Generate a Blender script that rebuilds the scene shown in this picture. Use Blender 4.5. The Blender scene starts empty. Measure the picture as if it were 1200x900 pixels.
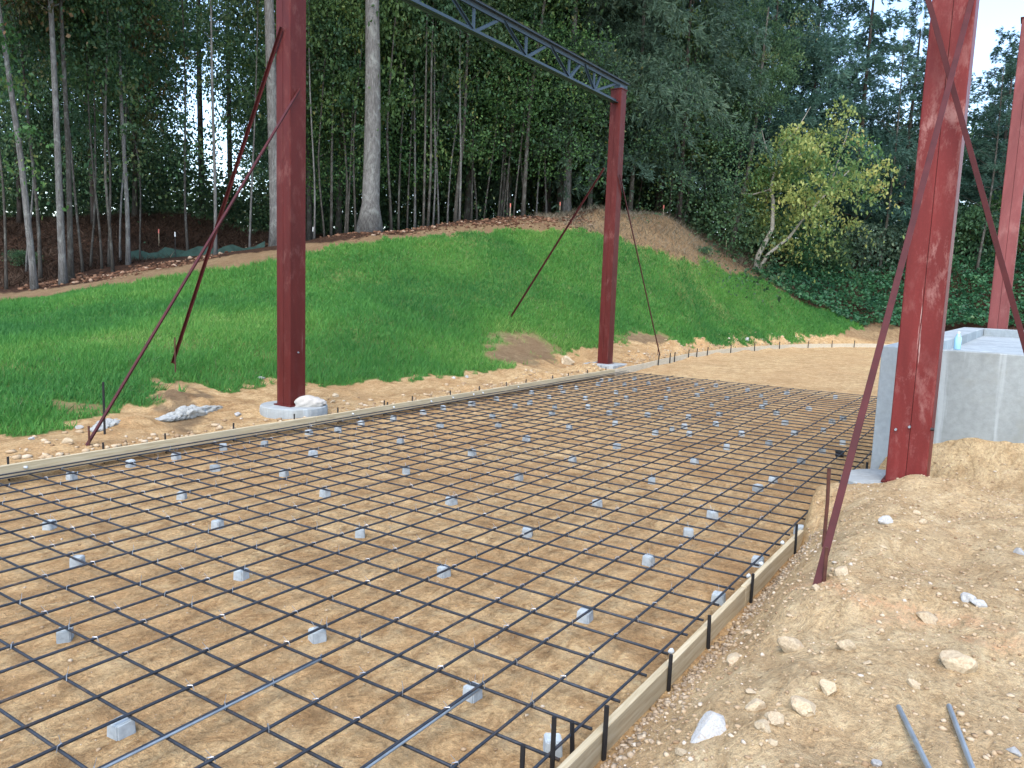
import bpy, bmesh, math, random
import numpy as np
from mathutils import Matrix, Vector

random.seed(7)
rng = np.random.default_rng(7)
scene = bpy.context.scene
COL = scene.collection

# ------------------------------------------------------------------ camera
CAM = np.array([-2.473152, -1.832571, 2.117407])
ROT = np.array([[0.550671, -0.833963, 0.035587],
                [-0.085211, -0.098574, -0.991475],
                [0.830362, 0.542944, -0.125345]])      # rows: right, down, forward
FOC = 910.23                                            # in pixels of a 1200 px wide picture
cd = bpy.data.cameras.new('camera')
cam = bpy.data.objects.new('camera', cd)
COL.objects.link(cam)
cd.sensor_fit = 'HORIZONTAL'
cd.sensor_width = 36.0
cd.lens = FOC / 1200 * 36
cd.clip_start = 0.05
cd.clip_end = 2000
mw = Matrix(((ROT[0][0], -ROT[1][0], -ROT[2][0], CAM[0]),
             (ROT[0][1], -ROT[1][1], -ROT[2][1], CAM[1]),
             (ROT[0][2], -ROT[1][2], -ROT[2][2], CAM[2]),
             (0, 0, 0, 1)))
cam.matrix_world = mw
scene.camera = cam
scene.render.resolution_x = 1024
scene.render.resolution_y = 768

# ------------------------------------------------------------------ sky, sun, exposure
SUN_EL = math.radians(56)
SUN_AZ = math.radians(200)          # direction towards the sun, measured from +X towards +Y
w = bpy.data.worlds.new('World')
scene.world = w
w.use_nodes = True
nt = w.node_tree
bg = nt.nodes['Background']
sky = nt.nodes.new('ShaderNodeTexSky')
sky.sky_type = 'NISHITA'
sky.sun_disc = False
sky.sun_elevation = SUN_EL
sky.sun_rotation = math.radians(90) - SUN_AZ
sky.air_density = 1.0
sky.dust_density = 1.2
sky.ozone_density = 1.0
nt.links.new(sky.outputs[0], bg.inputs[0])
bg.inputs[1].default_value = 0.15
sd = bpy.data.lights.new('sun', 'SUN')
sun = bpy.data.objects.new('sun', sd)
COL.objects.link(sun)
sd.energy = 0.95
sd.angle = math.radians(45)
sd.color = (1.0, 0.965, 0.91)
sdir = Vector((math.cos(SUN_EL) * math.cos(SUN_AZ), math.cos(SUN_EL) * math.sin(SUN_AZ), math.sin(SUN_EL)))
sun.rotation_euler = sdir.to_track_quat('Z', 'Y').to_euler()
scene.view_settings.view_transform = 'Standard'
scene.view_settings.look = 'None'
scene.view_settings.gamma = 1.0
scene.view_settings.use_curve_mapping = False
scene.view_settings.exposure = 1.78
scene.cycles.max_bounces = 5
scene.cycles.diffuse_bounces = 3
scene.cycles.glossy_bounces = 2
scene.cycles.transmission_bounces = 3
scene.cycles.transparent_max_bounces = 4

# ------------------------------------------------------------------ picture <-> place
def ray(x, y):
    return ROT.T @ np.array([(x - 600) / FOC, (y - 450) / FOC, 1.0])
def on_z(x, y, z=0.0):
    d = ray(x, y); return CAM + d * ((z - CAM[2]) / d[2])
def on_x(x, y, X):
    d = ray(x, y); return CAM + d * ((X - CAM[0]) / d[0])
def on_y(x, y, Y):
    d = ray(x, y); return CAM + d * ((Y - CAM[1]) / d[1])
def at(x, y, depth):
    return CAM + ray(x, y) * depth
def pix(P):
    c = ROT @ (np.asarray(P, float) - CAM)
    return 600 + FOC * c[0] / c[2], 450 + FOC * c[1] / c[2]
ONES = 'zero one two three four five six seven eight nine ten eleven twelve thirteen fourteen fifteen sixteen seventeen eighteen nineteen'.split()
TENS = 'zero ten twenty thirty forty fifty sixty seventy eighty ninety hundred'.split()
def words(n):
    n = int(max(0, min(100, n)))
    return ONES[n] if n < 20 else TENS[n // 10] + ('-' + ONES[n % 10] if n % 10 else '')
def where(P):
    x, y = pix(P)
    return '%s percent across and %s percent down the photo' % (words(round(x / 12)), words(round(y / 9)))

# ------------------------------------------------------------------ noise
def _hash(ix, iy, s):
    n = (ix.astype(np.int64) * 374761393 + iy.astype(np.int64) * 668265263 + s * 144665) & 0x7fffffff
    n = ((n ^ (n >> 13)) * 1274126177) & 0x7fffffff
    return ((n ^ (n >> 16)) & 0xffff) / 65535.0
def vnoise(x, y, s=0):
    x = np.asarray(x, float); y = np.asarray(y, float)
    ix = np.floor(x); iy = np.floor(y); fx = x - ix; fy = y - iy
    fx = fx * fx * (3 - 2 * fx); fy = fy * fy * (3 - 2 * fy)
    a = _hash(ix, iy, s); b = _hash(ix + 1, iy, s); c = _hash(ix, iy + 1, s); d = _hash(ix + 1, iy + 1, s)
    return (a + (b - a) * fx) * (1 - fy) + (c + (d - c) * fx) * fy - 0.5
def fbm(x, y, s=0, oct=4):
    v = 0; a = 1.0
    for k in range(oct):
        v = v + a * vnoise(x * 2 ** k, y * 2 ** k, s + k); a *= 0.5
    return v
def sstep(a, b, x):
    t = np.clip((x - a) / (b - a), 0, 1); return t * t * (3 - 2 * t)

# ------------------------------------------------------------------ terrain heights
ctrl = []
for X in (-6, -3, 0, 2.3, 5, 8, 11, 14, 17):
    ctrl.append((X, 6.6, 0.14)); ctrl.append((X, 7.4, 0.15))
ctrl += [(4.8, 7.2, .10), (5.9, 7.2, .12), (5.4, 7.9, .2)]
ctrl += [(15.4, 7.1, .06), (16.2, 7.05, .07), (15.2, 7.5, .09), (16.6, 7.5, .12)]
ctrl += [(6.0, 11.06, 0.74), (16.0, 10.41, 1.2), (0.0, 10.5, 0.4), (-5, 10.5, 0.25), (11, 10.6, 1.0), (19.5, 7.3, .2)]
ctrl += [(21, 7.6, .25), (24, 7.7, .3), (27, 7.4, .3), (30.5, 6.7, .3), (33.5, 5.3, .3), (36, 4, .25), (38, 1, .2), (36, -4, .3)]
CREST = [(-150, 356, 21.5), (0, 350, 22), (130, 328, 24), (300, 293, 26), (433, 271, 28), (520, 262, 30), (600, 255, 32), (700, 249, 34),
         (780, 253, 35), (835, 292, 35.5), (885, 322, 36), (950, 360, 36.5), (1010, 384, 37)]
for (x, y, d) in CREST: ctrl.append(tuple(at(x, y, d)))
for (x, y, d) in CREST[3:9]:                                    # level ground behind the crest of the bank
    P = at(x, y, d); Q = at(x, y, d + 2.5); ctrl.append((Q[0], Q[1], P[2] + .05)); Q = at(x, y, d + 6); ctrl.append((Q[0], Q[1], P[2] + .1))
for (x, y, d) in ((60, 258, 34), (150, 254, 34), (230, 256, 36), (-100, 268, 32),
                  (1110, 378, 39), (1200, 380, 37), (1110, 292, 47), (1200, 288, 46), (950, 300, 43), (1020, 300, 45), (880, 292, 41),
                  (1110, 340, 42.5), (1200, 335, 41)):
    P = at(x, y, d); ctrl.append(tuple(P))
for (x, d, z) in ((300, 40, 3.8), (450, 40, 4.4), (600, 46, 5.2), (750, 48, 5.6), (0, 55, 6.0), (200, 55, 5.2), (400, 55, 5.0), (600, 58, 5.4),
                  (800, 58, 5.8), (1000, 60, 6.5), (1200, 60, 6.5), (-300, 40, 5), (1400, 47, 4)):
    P = at(x, 330, d); ctrl.append((P[0], P[1], z))
ctrl += [(X, -0.6, z) for X, z in ((-3, .17), (-1, .14), (0, .11), (1, .12), (2, .13), (3, .16), (3.8, .19))]
ctrl += [(4.25, -.5, .16), (4.6, -.40, .28), (5.1, -.45, .37), (6.0, -.45, .16), (7, -.5, .05), (10, -.5, .03), (15, -.4, .03)]
ctrl += [(X, -0.9, z) for X, z in ((-3, .40), (-1, .35), (0, .26), (1, .30), (2, .40), (3, .44), (4, .47), (4.9, .47))]
ctrl += [(X, -1.35, z) for X, z in ((-3, .5), (-1, .46), (0, .40), (1, .44), (2, .48), (3, .48), (4, .49), (4.95, .485))]
ctrl += [(5.5, -.85, .36), (5.6, -1.25, .44), (5.95, -1.2, .27), (6.05, -1.45, .40), (5.3, -1.6, .53), (6.45, -1.0, .6), (6.45, -1.5, .72), (6.45, -2.2, .82), (6.4, -3.5, .85), (5.6, -1.8, .47), (5.5, -2.4, .56)]
ctrl += [(X, -2.1, z) for X, z in ((-3, .5), (-1, .47), (0, .43), (1, .45), (2, .5), (3, .52), (4, .5), (5, .52))]
ctrl += [(-4, -4, .5), (0, -4, .5), (4, -4, .6), (9, -4.5, .8), (15, -4, .8), (10, -10, 1), (0, -12, .5), (-12, -3, .3), (-12, 6, 0.1), (-14, 14, .8),
         (-30, -30, 0), (30, -30, 1), (-40, 30, 2), (80, -20, 3), (100, 60, 7), (20, 110, 7), (-60, 80, 6), (-90, 0, 0), (0, -100, 0), (18, -.8, .1), (25, -2, .2)]
ctrl = np.array(ctrl)
_n = len(ctrl)
def _kern(dx, dy):
    return -np.sqrt(dx * dx + dy * dy + 0.16)
_A = np.zeros((_n + 1, _n + 1))
_A[:_n, :_n] = _kern(ctrl[:, 0][:, None] - ctrl[:, 0], ctrl[:, 1][:, None] - ctrl[:, 1]) + np.eye(_n) * -0.01
_A[_n, :_n] = 1; _A[:_n, _n] = 1
_w = np.linalg.solve(_A, np.append(ctrl[:, 2], 0))
def rbf(X, Y):
    X = np.asarray(X, float); Y = np.asarray(Y, float); sh = X.shape
    x = X.ravel(); y = Y.ravel(); out = np.empty(len(x))
    for i in range(0, len(x), 20000):
        out[i:i + 20000] = _kern(x[i:i + 20000, None] - ctrl[:, 0], y[i:i + 20000, None] - ctrl[:, 1]) @ _w[:_n] + _w[_n]
    return out.reshape(sh)
# pad outline: left edge is straight, then curves to the right at the far end
CURVE = [(-6.0, 6.40), (14.5, 6.42), (17.7, 6.75), (21.0, 7.05), (23.5, 7.08), (26.3, 6.8), (30.0, 6.05), (33.0, 4.75), (34.8, 3.6), (38, 0.5)]
def left_edge(X):
    return np.interp(X, [c[0] for c in CURVE], [c[1] for c in CURVE])
def right_edge(X):
    return np.interp(X, [-9, 4.15, 4.35, 5.0, 5.9, 6.3, 7.0, 60], [-.425, -.425, -.36, -.27, -.36, -.6, -.7, -.7])
HEAPS = [(4.35, 8.35, .38, .20), (3.2, 7.6, .3, .08), (6.9, 7.7, .4, .08), (21.5, 7.55, .5, .22), (24, 7.6, .5, .25), (26.5, 7.35, .5, .25), (28.5, 7.1, .6, .3), (30.3, 6.6, .5, .28), (18, 7.25, .35, .12), (12.3, 6.9, .35, .12), (14.2, 6.95, .35, .18), (9.5, 6.85, .3, .08)]
def height(X, Y, rough=True):
    X = np.asarray(X, float); Y = np.asarray(Y, float)
    out = rbf(X, Y)
    far = np.hypot(X - 10, Y - 5)
    lw = sstep(0, .10, Y - left_edge(X) - .035)
    rw = sstep(0, .10, right_edge(X) - .005 - Y) * sstep(-8, -6, X) + (1 - sstep(-8, -6, X)) * 0
    m = np.clip(lw + rw, 0, 1)
    m = np.where(X > 37, np.maximum(m, sstep(37, 38, X)), m)
    m = np.where(X < -7, np.maximum(m, sstep(-7, -8, X) if False else sstep(7, 8, -X)), m)
    z = out * m
    if rough:
        mound = sstep(0, .5, right_edge(X) - Y) * sstep(60, 30, far)
        z = z + mound * (0.10 * fbm(X * 1.2, Y * 1.2, 3, 3) + 0.05 * fbm(X * 3.6, Y * 4.6, 11, 5) - 0.05 * np.abs(fbm(X * 1.1 + Y * .4, Y * 3.2, 23, 3)))
        z = z + (1 - m) * (0.018 * fbm(X * 2.2, Y * 2.2, 5, 4) - .004)
        bank = sstep(0, .6, Y - left_edge(X)) * sstep(2.6, .8, Y - left_edge(X))
        z = z + bank * (0.10 * fbm(X * 1.1, Y * 1.4, 21, 3))
        for (hx, hy, hr, ha) in HEAPS: z = z + ha * np.exp(-((X - hx) ** 2 + (Y - hy) ** 2) / hr ** 2) * (1 + 1.2 * fbm(X * 3, Y * 3, 17, 3))
        hill = sstep(1.5, 4, Y - left_edge(X)) * sstep(120, 60, far)
        z = z + hill * 0.22 * fbm(X * .35, Y * .35, 31, 3)
    return z
def ground(x, y, tmin=1.0, tmax=70.0):
    d = ray(x, y); t = np.linspace(tmin, tmax, 1400); P = CAM + t[:, None] * d
    below = P[:, 2] < height(P[:, 0], P[:, 1])
    k = int(np.argmax(below)) if below.any() else len(t) - 1
    a, b = t[max(k - 1, 0)], t[k]
    t = np.linspace(a, b, 30); P = CAM + t[:, None] * d
    below = P[:, 2] < height(P[:, 0], P[:, 1])
    k = int(np.argmax(below)) if below.any() else 29
    return P[k]
CREST_OLD = {-150: 18, 0: 18.5, 130: 20, 300: 21, 433: 22, 520: 23, 600: 24, 700: 26, 780: 28, 835: 30, 885: 32, 950: 34, 1010: 36}
def wood_depth(px, d):
    """distance of a tree from the camera, counted from the crest of the bank"""
    return d + float(np.interp(px, [c[0] for c in CREST], [c[2] - CREST_OLD[c[0]] for c in CREST]))
def hz(X, Y):
    return float(height(np.array([X]), np.array([Y]))[0])
def inside(poly, X, Y):
    X = np.asarray(X); Y = np.asarray(Y); c = np.zeros(X.shape, bool); n = len(poly)
    for i in range(n):
        x0, y0 = poly[i]; x1, y1 = poly[i - 1]
        cond = ((y0 > Y) != (y1 > Y)) & (X < (x1 - x0) * (Y - y0) / ((y1 - y0) or 1e-9) + x0)
        c ^= cond
    return c

# ------------------------------------------------------------------ mesh helpers
def arrays_to_mesh(name, verts, faces, mats=(), tone=None, smooth=False, attrs=None):
    verts = np.asarray(verts, np.float32); faces = np.asarray(faces, np.int32)
    me = bpy.data.meshes.new(name); k = faces.shape[1]
    me.vertices.add(len(verts)); me.vertices.foreach_set('co', verts.ravel())
    me.loops.add(faces.size); me.loops.foreach_set('vertex_index', faces.ravel())
    me.polygons.add(len(faces))
    me.polygons.foreach_set('loop_start', np.arange(0, faces.size, k, dtype=np.int32))
    if smooth: me.polygons.foreach_set('use_smooth', np.ones(len(faces), bool))
    me.update(calc_edges=True); me.validate()
    for m in mats: me.materials.append(m)
    if tone is not None:
        a = me.attributes.new('tone', 'FLOAT', 'POINT'); a.data.foreach_set('value', np.asarray(tone, np.float32))
    for nme, v in (attrs or {}).items():
        a = me.attributes.new(nme, 'FLOAT', 'POINT'); a.data.foreach_set('value', np.asarray(v, np.float32))
    return me
class MB:
    def __init__(s): s.v = []; s.f = []
    def add(s, vs, fs):
        o = len(s.v); s.v += [tuple(map(float, p)) for p in vs]; s.f += [tuple(i + o for i in f) for f in fs]
    def box(s, lo, hi):
        (a, b, c), (d, e, f) = lo, hi
        s.add([(a, b, c), (d, b, c), (d, e, c), (a, e, c), (a, b, f), (d, b, f), (d, e, f), (a, e, f)],
              [(3, 2, 1, 0), (4, 5, 6, 7), (0, 1, 5, 4), (1, 2, 6, 5), (2, 3, 7, 6), (3, 0, 4, 7)])
    def tube(s, pts, rad, n=8, cap=True, sq=False, twist=0.0):
        pts = [np.asarray(p, float) for p in pts]; k = len(pts)
        if np.isscalar(rad): rad = [rad] * k
        vs = []; up0 = None
        for i in range(k):
            t = pts[min(i + 1, k - 1)] - pts[max(i - 1, 0)]; t = t / (np.linalg.norm(t) + 1e-12)
            if up0 is None:
                up0 = np.array([0, 0, 1.0]) if abs(t[2]) < .95 else np.array([1.0, 0, 0])
            a = np.cross(t, up0); a /= np.linalg.norm(a) + 1e-12; b = np.cross(a, t); up0 = b
            for j in range(n):
                th = 2 * math.pi * j / n + (math.pi / 4 if sq else 0) + twist
                vs.append(pts[i] + rad[i] * (math.cos(th) * a + math.sin(th) * b))
        fs = [(i * n + j, i * n + (j + 1) % n, (i + 1) * n + (j + 1) % n, (i + 1) * n + j) for i in range(k - 1) for j in range(n)]
        if cap: fs += [tuple(range(n - 1, -1, -1)), tuple((k - 1) * n + j for j in range(n))]
        s.add(vs, fs)
    def mesh(s, name, mat, smooth=False, bevel=0.0, seg=2):
        me = bpy.data.meshes.new(name); me.from_pydata(s.v, [], s.f); me.update()
        bm = bmesh.new(); bm.from_mesh(me)
        bmesh.ops.recalc_face_normals(bm, faces=bm.faces)
        if bevel:
            bmesh.ops.bevel(bm, geom=list(bm.edges), offset=bevel, segments=seg, affect='EDGES', profile=.5)
        bm.to_mesh(me); bm.free()
        if mat is not None: me.materials.append(mat)
        if smooth:
            for p in me.polygons: p.use_smooth = True
        return me
def obj(name, me, parent=None, loc=None, rz=None):
    o = bpy.data.objects.new(name, me); COL.objects.link(o)
    if parent is not None: o.parent = parent
    if loc is not None: o.location = [float(c) for c in loc]
    if rz is not None: o.rotation_euler = (0, 0, rz)
    return o
def tag(o, label, cat, group=None):
    o['label'] = label; o['category'] = cat
    if group: o['group'] = group
    return o
def thing(name, label, cat, loc=(0, 0, 0), rz=0.0, group=None):
    o = obj(name, None, None, loc, rz); o.empty_display_size = .2
    return tag(o, label, cat, group)

# ------------------------------------------------------------------ materials
class NT:
    def __init__(s, name):
        s.m = bpy.data.materials.new(name); s.m.use_nodes = True; s.t = s.m.node_tree
        s.b = s.t.nodes['Principled BSDF']; s.out = s.t.nodes['Material Output']
    def n(s, typ, **kw):
        nd = s.t.nodes.new(typ)
        for k, v in kw.items():
            if k.startswith('i_'):
                key = k[2:]
                nd.inputs[int(key) if key.isdigit() else key].default_value = v
            else: setattr(nd, k, v)
        return nd
    def l(s, a, b): s.t.links.new(a, b)
    def noise(s, scale, detail=4, rough=.55, vec=None, dist=0.0):
        nd = s.n('ShaderNodeTexNoise'); nd.inputs['Scale'].default_value = scale; nd.inputs['Detail'].default_value = detail
        nd.inputs['Roughness'].default_value = rough; nd.inputs['Distortion'].default_value = dist
        if vec is not None: s.l(vec, nd.inputs['Vector'])
        return nd.outputs[0]
    def ramp(s, fac, stops):
        nd = s.n('ShaderNodeValToRGB'); cr = nd.color_ramp
        while len(cr.elements) < len(stops): cr.elements.new(.5)
        for e, (p, c) in zip(cr.elements, stops):
            e.position = p; e.color = tuple(c) + (1,) if len(c) == 3 else c
        s.l(fac, nd.inputs[0]); return nd.outputs[0]
    def mix(s, fac, a, b, mode='MIX'):
        nd = s.n('ShaderNodeMix'); nd.data_type = 'RGBA'; nd.blend_type = mode
        for sock, v in ((0, fac), (6, a), (7, b)):
            if hasattr(v, 'node') or hasattr(v, 'links'): s.l(v, nd.inputs[sock])
            elif sock == 0: nd.inputs[0].default_value = v
            else: nd.inputs[sock].default_value = tuple(v) + (1,)
        return nd.outputs[2]
    def math(s, op, a, b=0.0, clamp=False):
        nd = s.n('ShaderNodeMath'); nd.operation = op; nd.use_clamp = clamp
        for i, v in ((0, a), (1, b)):
            if hasattr(v, 'links'): s.l(v, nd.inputs[i])
            else: nd.inputs[i].default_value = v
        return nd.outputs[0]
    def obco(s, scale=(1, 1, 1)):
        tc = s.n('ShaderNodeTexCoord'); mp = s.n('ShaderNodeMapping'); mp.inputs['Scale'].default_value = scale
        s.l(tc.outputs['Object'], mp.inputs[0]); return mp.outputs[0]
    def worldco(s, scale=(1, 1, 1)):
        tc = s.n('ShaderNodeNewGeometry'); mp = s.n('ShaderNodeMapping'); mp.inputs['Scale'].default_value = scale
        s.l(tc.outputs['Position'], mp.inputs[0]); return mp.outputs[0]
    def attr(s, name):
        nd = s.n('ShaderNodeAttribute'); nd.attribute_name = name; return nd.outputs['Fac']
    def bump(s, h, strength=.5, dist=.02):
        nd = s.n('ShaderNodeBump'); nd.inputs['Strength'].default_value = strength; nd.inputs['Distance'].default_value = dist
        s.l(h, nd.inputs['Height']); s.l(nd.outputs[0], s.b.inputs['Normal'])
    def color(s, c):
        if hasattr(c, 'links'): s.l(c, s.b.inputs['Base Color'])
        else: s.b.inputs['Base Color'].default_value = tuple(c) + (1,)
    def set(s, rough=.8, metal=0.0, spec=.3):
        s.b.inputs['Roughness'].default_value = rough; s.b.inputs['Metallic'].default_value = metal
        s.b.inputs['Specular IOR Level'].default_value = spec; return s.m

def m_ground():
    a = NT('ground_soil'); co = a.worldco()
    big = a.noise(.5, 4, .6, co, .4); mid = a.noise(2.4, 6, .68, co, .5); blot = a.noise(5.5, 7, .70, a.worldco((.75, 1.15, 1)), 1.1)
    fine = a.noise(34, 5, .7, co, .3); vf = a.noise(130, 3, .65, co); crumb = a.noise(70, 3, .6, co)
    soil = a.ramp(blot, [(.28, (.27, .17, .09)), (.40, (.41, .275, .155)), (.50, (.54, .385, .225)), (.60, (.61, .455, .28)), (.76, (.68, .54, .36))])
    soil = a.mix(a.math('MULTIPLY', a.ramp(mid, [(.36, (1, 1, 1)), (.52, (0, 0, 0))]), .45), soil, (.34, .205, .105))
    soil = a.mix(a.math('MULTIPLY', a.ramp(big, [(.42, (0, 0, 0)), (.62, (1, 1, 1))]), .5), soil, (.46, .285, .15))
    damp = a.noise(1.1, 5, .7, a.worldco((.8, 1.2, 1)), .8)
    soil = a.mix(a.math('MULTIPLY', a.ramp(damp, [(.50, (0, 0, 0)), (.64, (1, 1, 1))]), .6), soil, (.31, .19, .10))
    pale = a.ramp(blot, [(.28, (.38, .275, .17)), (.42, (.50, .385, .25)), (.54, (.60, .48, .325)), (.74, (.70, .59, .43))])
    pale = a.mix(a.math('MULTIPLY', a.ramp(mid, [(.40, (1, 1, 1)), (.55, (0, 0, 0))]), .4), pale, (.42, .285, .17))
    col = a.mix(a.math('MULTIPLY', a.attr('pale'), .85), soil, pale)
    col = a.mix(1.0, col, (.92, .87, .735), 'MULTIPLY')
    col = a.mix(.7, col, a.ramp(fine, [(.30, (.22, .21, .20)), (.46, (.46, .45, .44)), (.56, (.55, .54, .53)), (.74, (.85, .83, .80))]), 'OVERLAY')
    col = a.mix(.45, col, a.ramp(vf, [(.3, (.28, .28, .28)), (.7, (.74, .74, .74))]), 'OVERLAY')
    specks = a.ramp(crumb, [(.66, (0, 0, 0)), (.70, (1, 1, 1))])
    col = a.mix(a.math('MULTIPLY', specks, .5), col, (.66, .55, .42))
    gray = a.mix(.28, (.075, .055, .04), col)
    col = a.mix(a.attr('dull'), col, gray)
    grass = a.ramp(mid, [(.35, (.028, .10, .018)), (.6, (.048, .16, .028)), (.8, (.05, .11, .03))])
    col = a.mix(a.attr('grass'), col, grass)
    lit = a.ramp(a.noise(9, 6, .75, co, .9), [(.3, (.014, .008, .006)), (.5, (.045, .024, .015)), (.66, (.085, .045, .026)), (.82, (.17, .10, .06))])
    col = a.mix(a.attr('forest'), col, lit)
    pn = a.math('MULTIPLY', a.attr('paint'), a.ramp(fine, [(.42, (0, 0, 0)), (.55, (1, 1, 1))]))
    col = a.mix(a.math('MULTIPLY', pn, .32), col, (.60, .20, .10))
    a.color(col)
    h = a.math('ADD', a.math('MULTIPLY', blot, .9), a.math('ADD', a.math('MULTIPLY', fine, .55), a.math('MULTIPLY', vf, .2)))
    h = a.math('ADD', h, a.math('MULTIPLY', specks, .12))
    a.bump(h, 1.0, .05)
    return a.set(.96, 0, .08)

def m_concrete(name, base, stain=.5, light=1.0):
    a = NT(name); co = a.obco()
    n1 = a.noise(1.2, 5, .6, a.obco((1, 1, .35)), .8); n2 = a.noise(16, 4, .6, co); n3 = a.noise(2.5, 4, .6, co)
    b = np.array(base)
    c = a.ramp(n1, [(.3, tuple(b * .78)), (.55, tuple(b)), (.72, tuple(np.minimum(b * 1.22, .85)))])
    c = a.mix(.3, c, a.ramp(n2, [(.3, (.35, .35, .35)), (.7, (.68, .68, .68))]), 'OVERLAY')
    c = a.mix(a.math('MULTIPLY', a.ramp(n3, [(.52, (0, 0, 0)), (.7, (1, 1, 1))]), stain), c, tuple(b * np.array([.86, .78, .64])))
    st = a.noise(5, 4, .6, a.obco((1.2, 1.2, .10)), .4)
    c = a.mix(a.math('MULTIPLY', a.ramp(st, [(.56, (0, 0, 0)), (.68, (1, 1, 1))]), .45), c, (.50, .54, .54))
    c = a.mix(a.math('MULTIPLY', a.ramp(st, [(.30, (1, 1, 1)), (.40, (0, 0, 0))]), .35), c, tuple(b * .62))
    a.color(c); a.bump(a.math('ADD', n2, a.math('MULTIPLY', n3, .4)), .35, .01)
    return a.set(.88, 0, .2)

def m_red(name, base, wear):
    a = NT(name); co = a.obco(); b = np.array(base)
    n1 = a.noise(3, 5, .6, a.obco((1, 1, .18)), .5); n2 = a.noise(60, 3, .6, co); n3 = a.noise(5, 8, .80, a.obco((1.6, 1.6, .7)), .15)
    n4 = a.noise(11, 5, .7, a.obco((1.5, 1.5, .035)), .5); n5 = a.noise(1.1, 3, .6, co)
    c = a.ramp(n1, [(.3, tuple(b * .72)), (.55, tuple(b)), (.8, tuple(b * 1.4))])
    c = a.mix(.25, c, a.ramp(n2, [(.3, (.38, .38, .38)), (.7, (.62, .62, .62))]), 'OVERLAY')
    patch = a.math('MULTIPLY', a.ramp(n3, [(.50, (0, 0, 0)), (.64, (1, 1, 1))]), a.ramp(n5, [(.45, (.15, .15, .15)), (.62, (1, 1, 1))]))
    c = a.mix(a.math('MULTIPLY', patch, wear), c, (.40, .21, .18))
    c = a.mix(a.math('MULTIPLY', a.ramp(n4, [(.655, (0, 0, 0)), (.69, (1, 1, 1))]), wear), c, (.55, .38, .33))
    a.color(c); a.bump(a.math('ADD', n2, n3), .12, .004)
    r = a.ramp(n3, [(.3, (.42, .42, .42)), (.7, (.65, .65, .65))]); a.l(r, a.b.inputs['Roughness'])
    a.b.inputs['Specular IOR Level'].default_value = .2
    return a.m
def m_plain(name, base, var=.25, rough=.6, metal=0.0, spec=.4, scale=8, stretch=(1, 1, 1), dark=None, bump=.15, obrand=0.0):
    a = NT(name); co = a.obco(stretch); b = np.array(base, float)
    n = a.noise(scale, 5, .62, co, .4)
    c = a.ramp(n, [(.28, tuple(b * (1 - var))), (.52, tuple(b)), (.78, tuple(np.minimum(b * (1 + var), 1)))])
    if dark is not None:
        c = a.mix(a.ramp(a.noise(scale * .45, 5, .65, co, 1.0), [(.55, (0, 0, 0)), (.7, (1, 1, 1))]), c, dark)
    if obrand:
        oi = a.n('ShaderNodeObjectInfo'); hs = a.n('ShaderNodeHueSaturation')
        a.l(a.math('ADD', a.math('MULTIPLY', oi.outputs['Random'], obrand * 2), 1 - obrand), hs.inputs['Value']); a.l(c, hs.inputs['Color']); c = hs.outputs[0]
    a.color(c)
    if bump: a.bump(n, bump, .01)
    return a.set(rough, metal, spec)
def m_wood():
    a = NT('form_lumber'); co = a.obco((.5, 9, 9))
    n = a.noise(3.5, 6, .65, co, 1.2); k = a.noise(1.6, 3, .5, a.obco((1, 1, 1)))
    c = a.ramp(n, [(.25, (.27, .205, .115)), (.5, (.42, .345, .215)), (.75, (.52, .45, .31))])
    c = a.mix(a.math('MULTIPLY', a.ramp(k, [(.52, (0, 0, 0)), (.7, (1, 1, 1))]), .45), c, (.36, .31, .21))
    oi = a.n('ShaderNodeObjectInfo'); hs = a.n('ShaderNodeHueSaturation')
    a.l(a.math('ADD', a.math('MULTIPLY', oi.outputs['Random'], .25), .88), hs.inputs['Value']); a.l(c, hs.inputs['Color'])
    a.color(hs.outputs[0]); a.bump(n, .4, .006)
    return a.set(.8, 0, .2)
def m_leaf(name, stops, trans=.35, rough=.55, orand=.18, spec=.25):
    """leaf colour from a per-leaf tone; light also passes through the leaf"""
    a = NT(name); t = a.attr('tone')
    c = a.ramp(t, stops)
    oi = a.n('ShaderNodeObjectInfo'); hs = a.n('ShaderNodeHueSaturation')
    a.l(a.math('ADD', a.math('MULTIPLY', oi.outputs['Random'], orand * 2), 1 - orand), hs.inputs['Value'])
    if orand: a.l(a.math('ADD', a.math('MULTIPLY', oi.outputs['Random'], .04), .48), hs.inputs['Hue'])
    a.l(c, hs.inputs['Color']); c = hs.outputs[0]
    a.color(c); a.set(rough, 0, spec)
    tr = a.n('ShaderNodeBsdfTranslucent'); a.l(c, tr.inputs[0])
    mx = a.n('ShaderNodeMixShader'); mx.inputs[0].default_value = trans
    a.l(a.b.outputs[0], mx.inputs[1]); a.l(tr.outputs[0], mx.inputs[2]); a.l(mx.outputs[0], a.out.inputs[0])
    return a.m
def m_bark(name, c0, c1, c2, lichen=.3):
    a = NT(name); n = a.noise(14, 6, .72, a.obco((2.4, 2.4, .30)), .5); p = a.noise(3.2, 5, .7, a.obco((1, 1, .8)), .8)
    c = a.ramp(n, [(.28, c0), (.5, c1), (.75, c2)])
    c = a.mix(a.math('MULTIPLY', a.ramp(p, [(.5, (0, 0, 0)), (.66, (1, 1, 1))]), lichen), c, (.36, .37, .33))
    a.color(c); a.bump(n, .8, .03); return a.set(.92, 0, .1)

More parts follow.
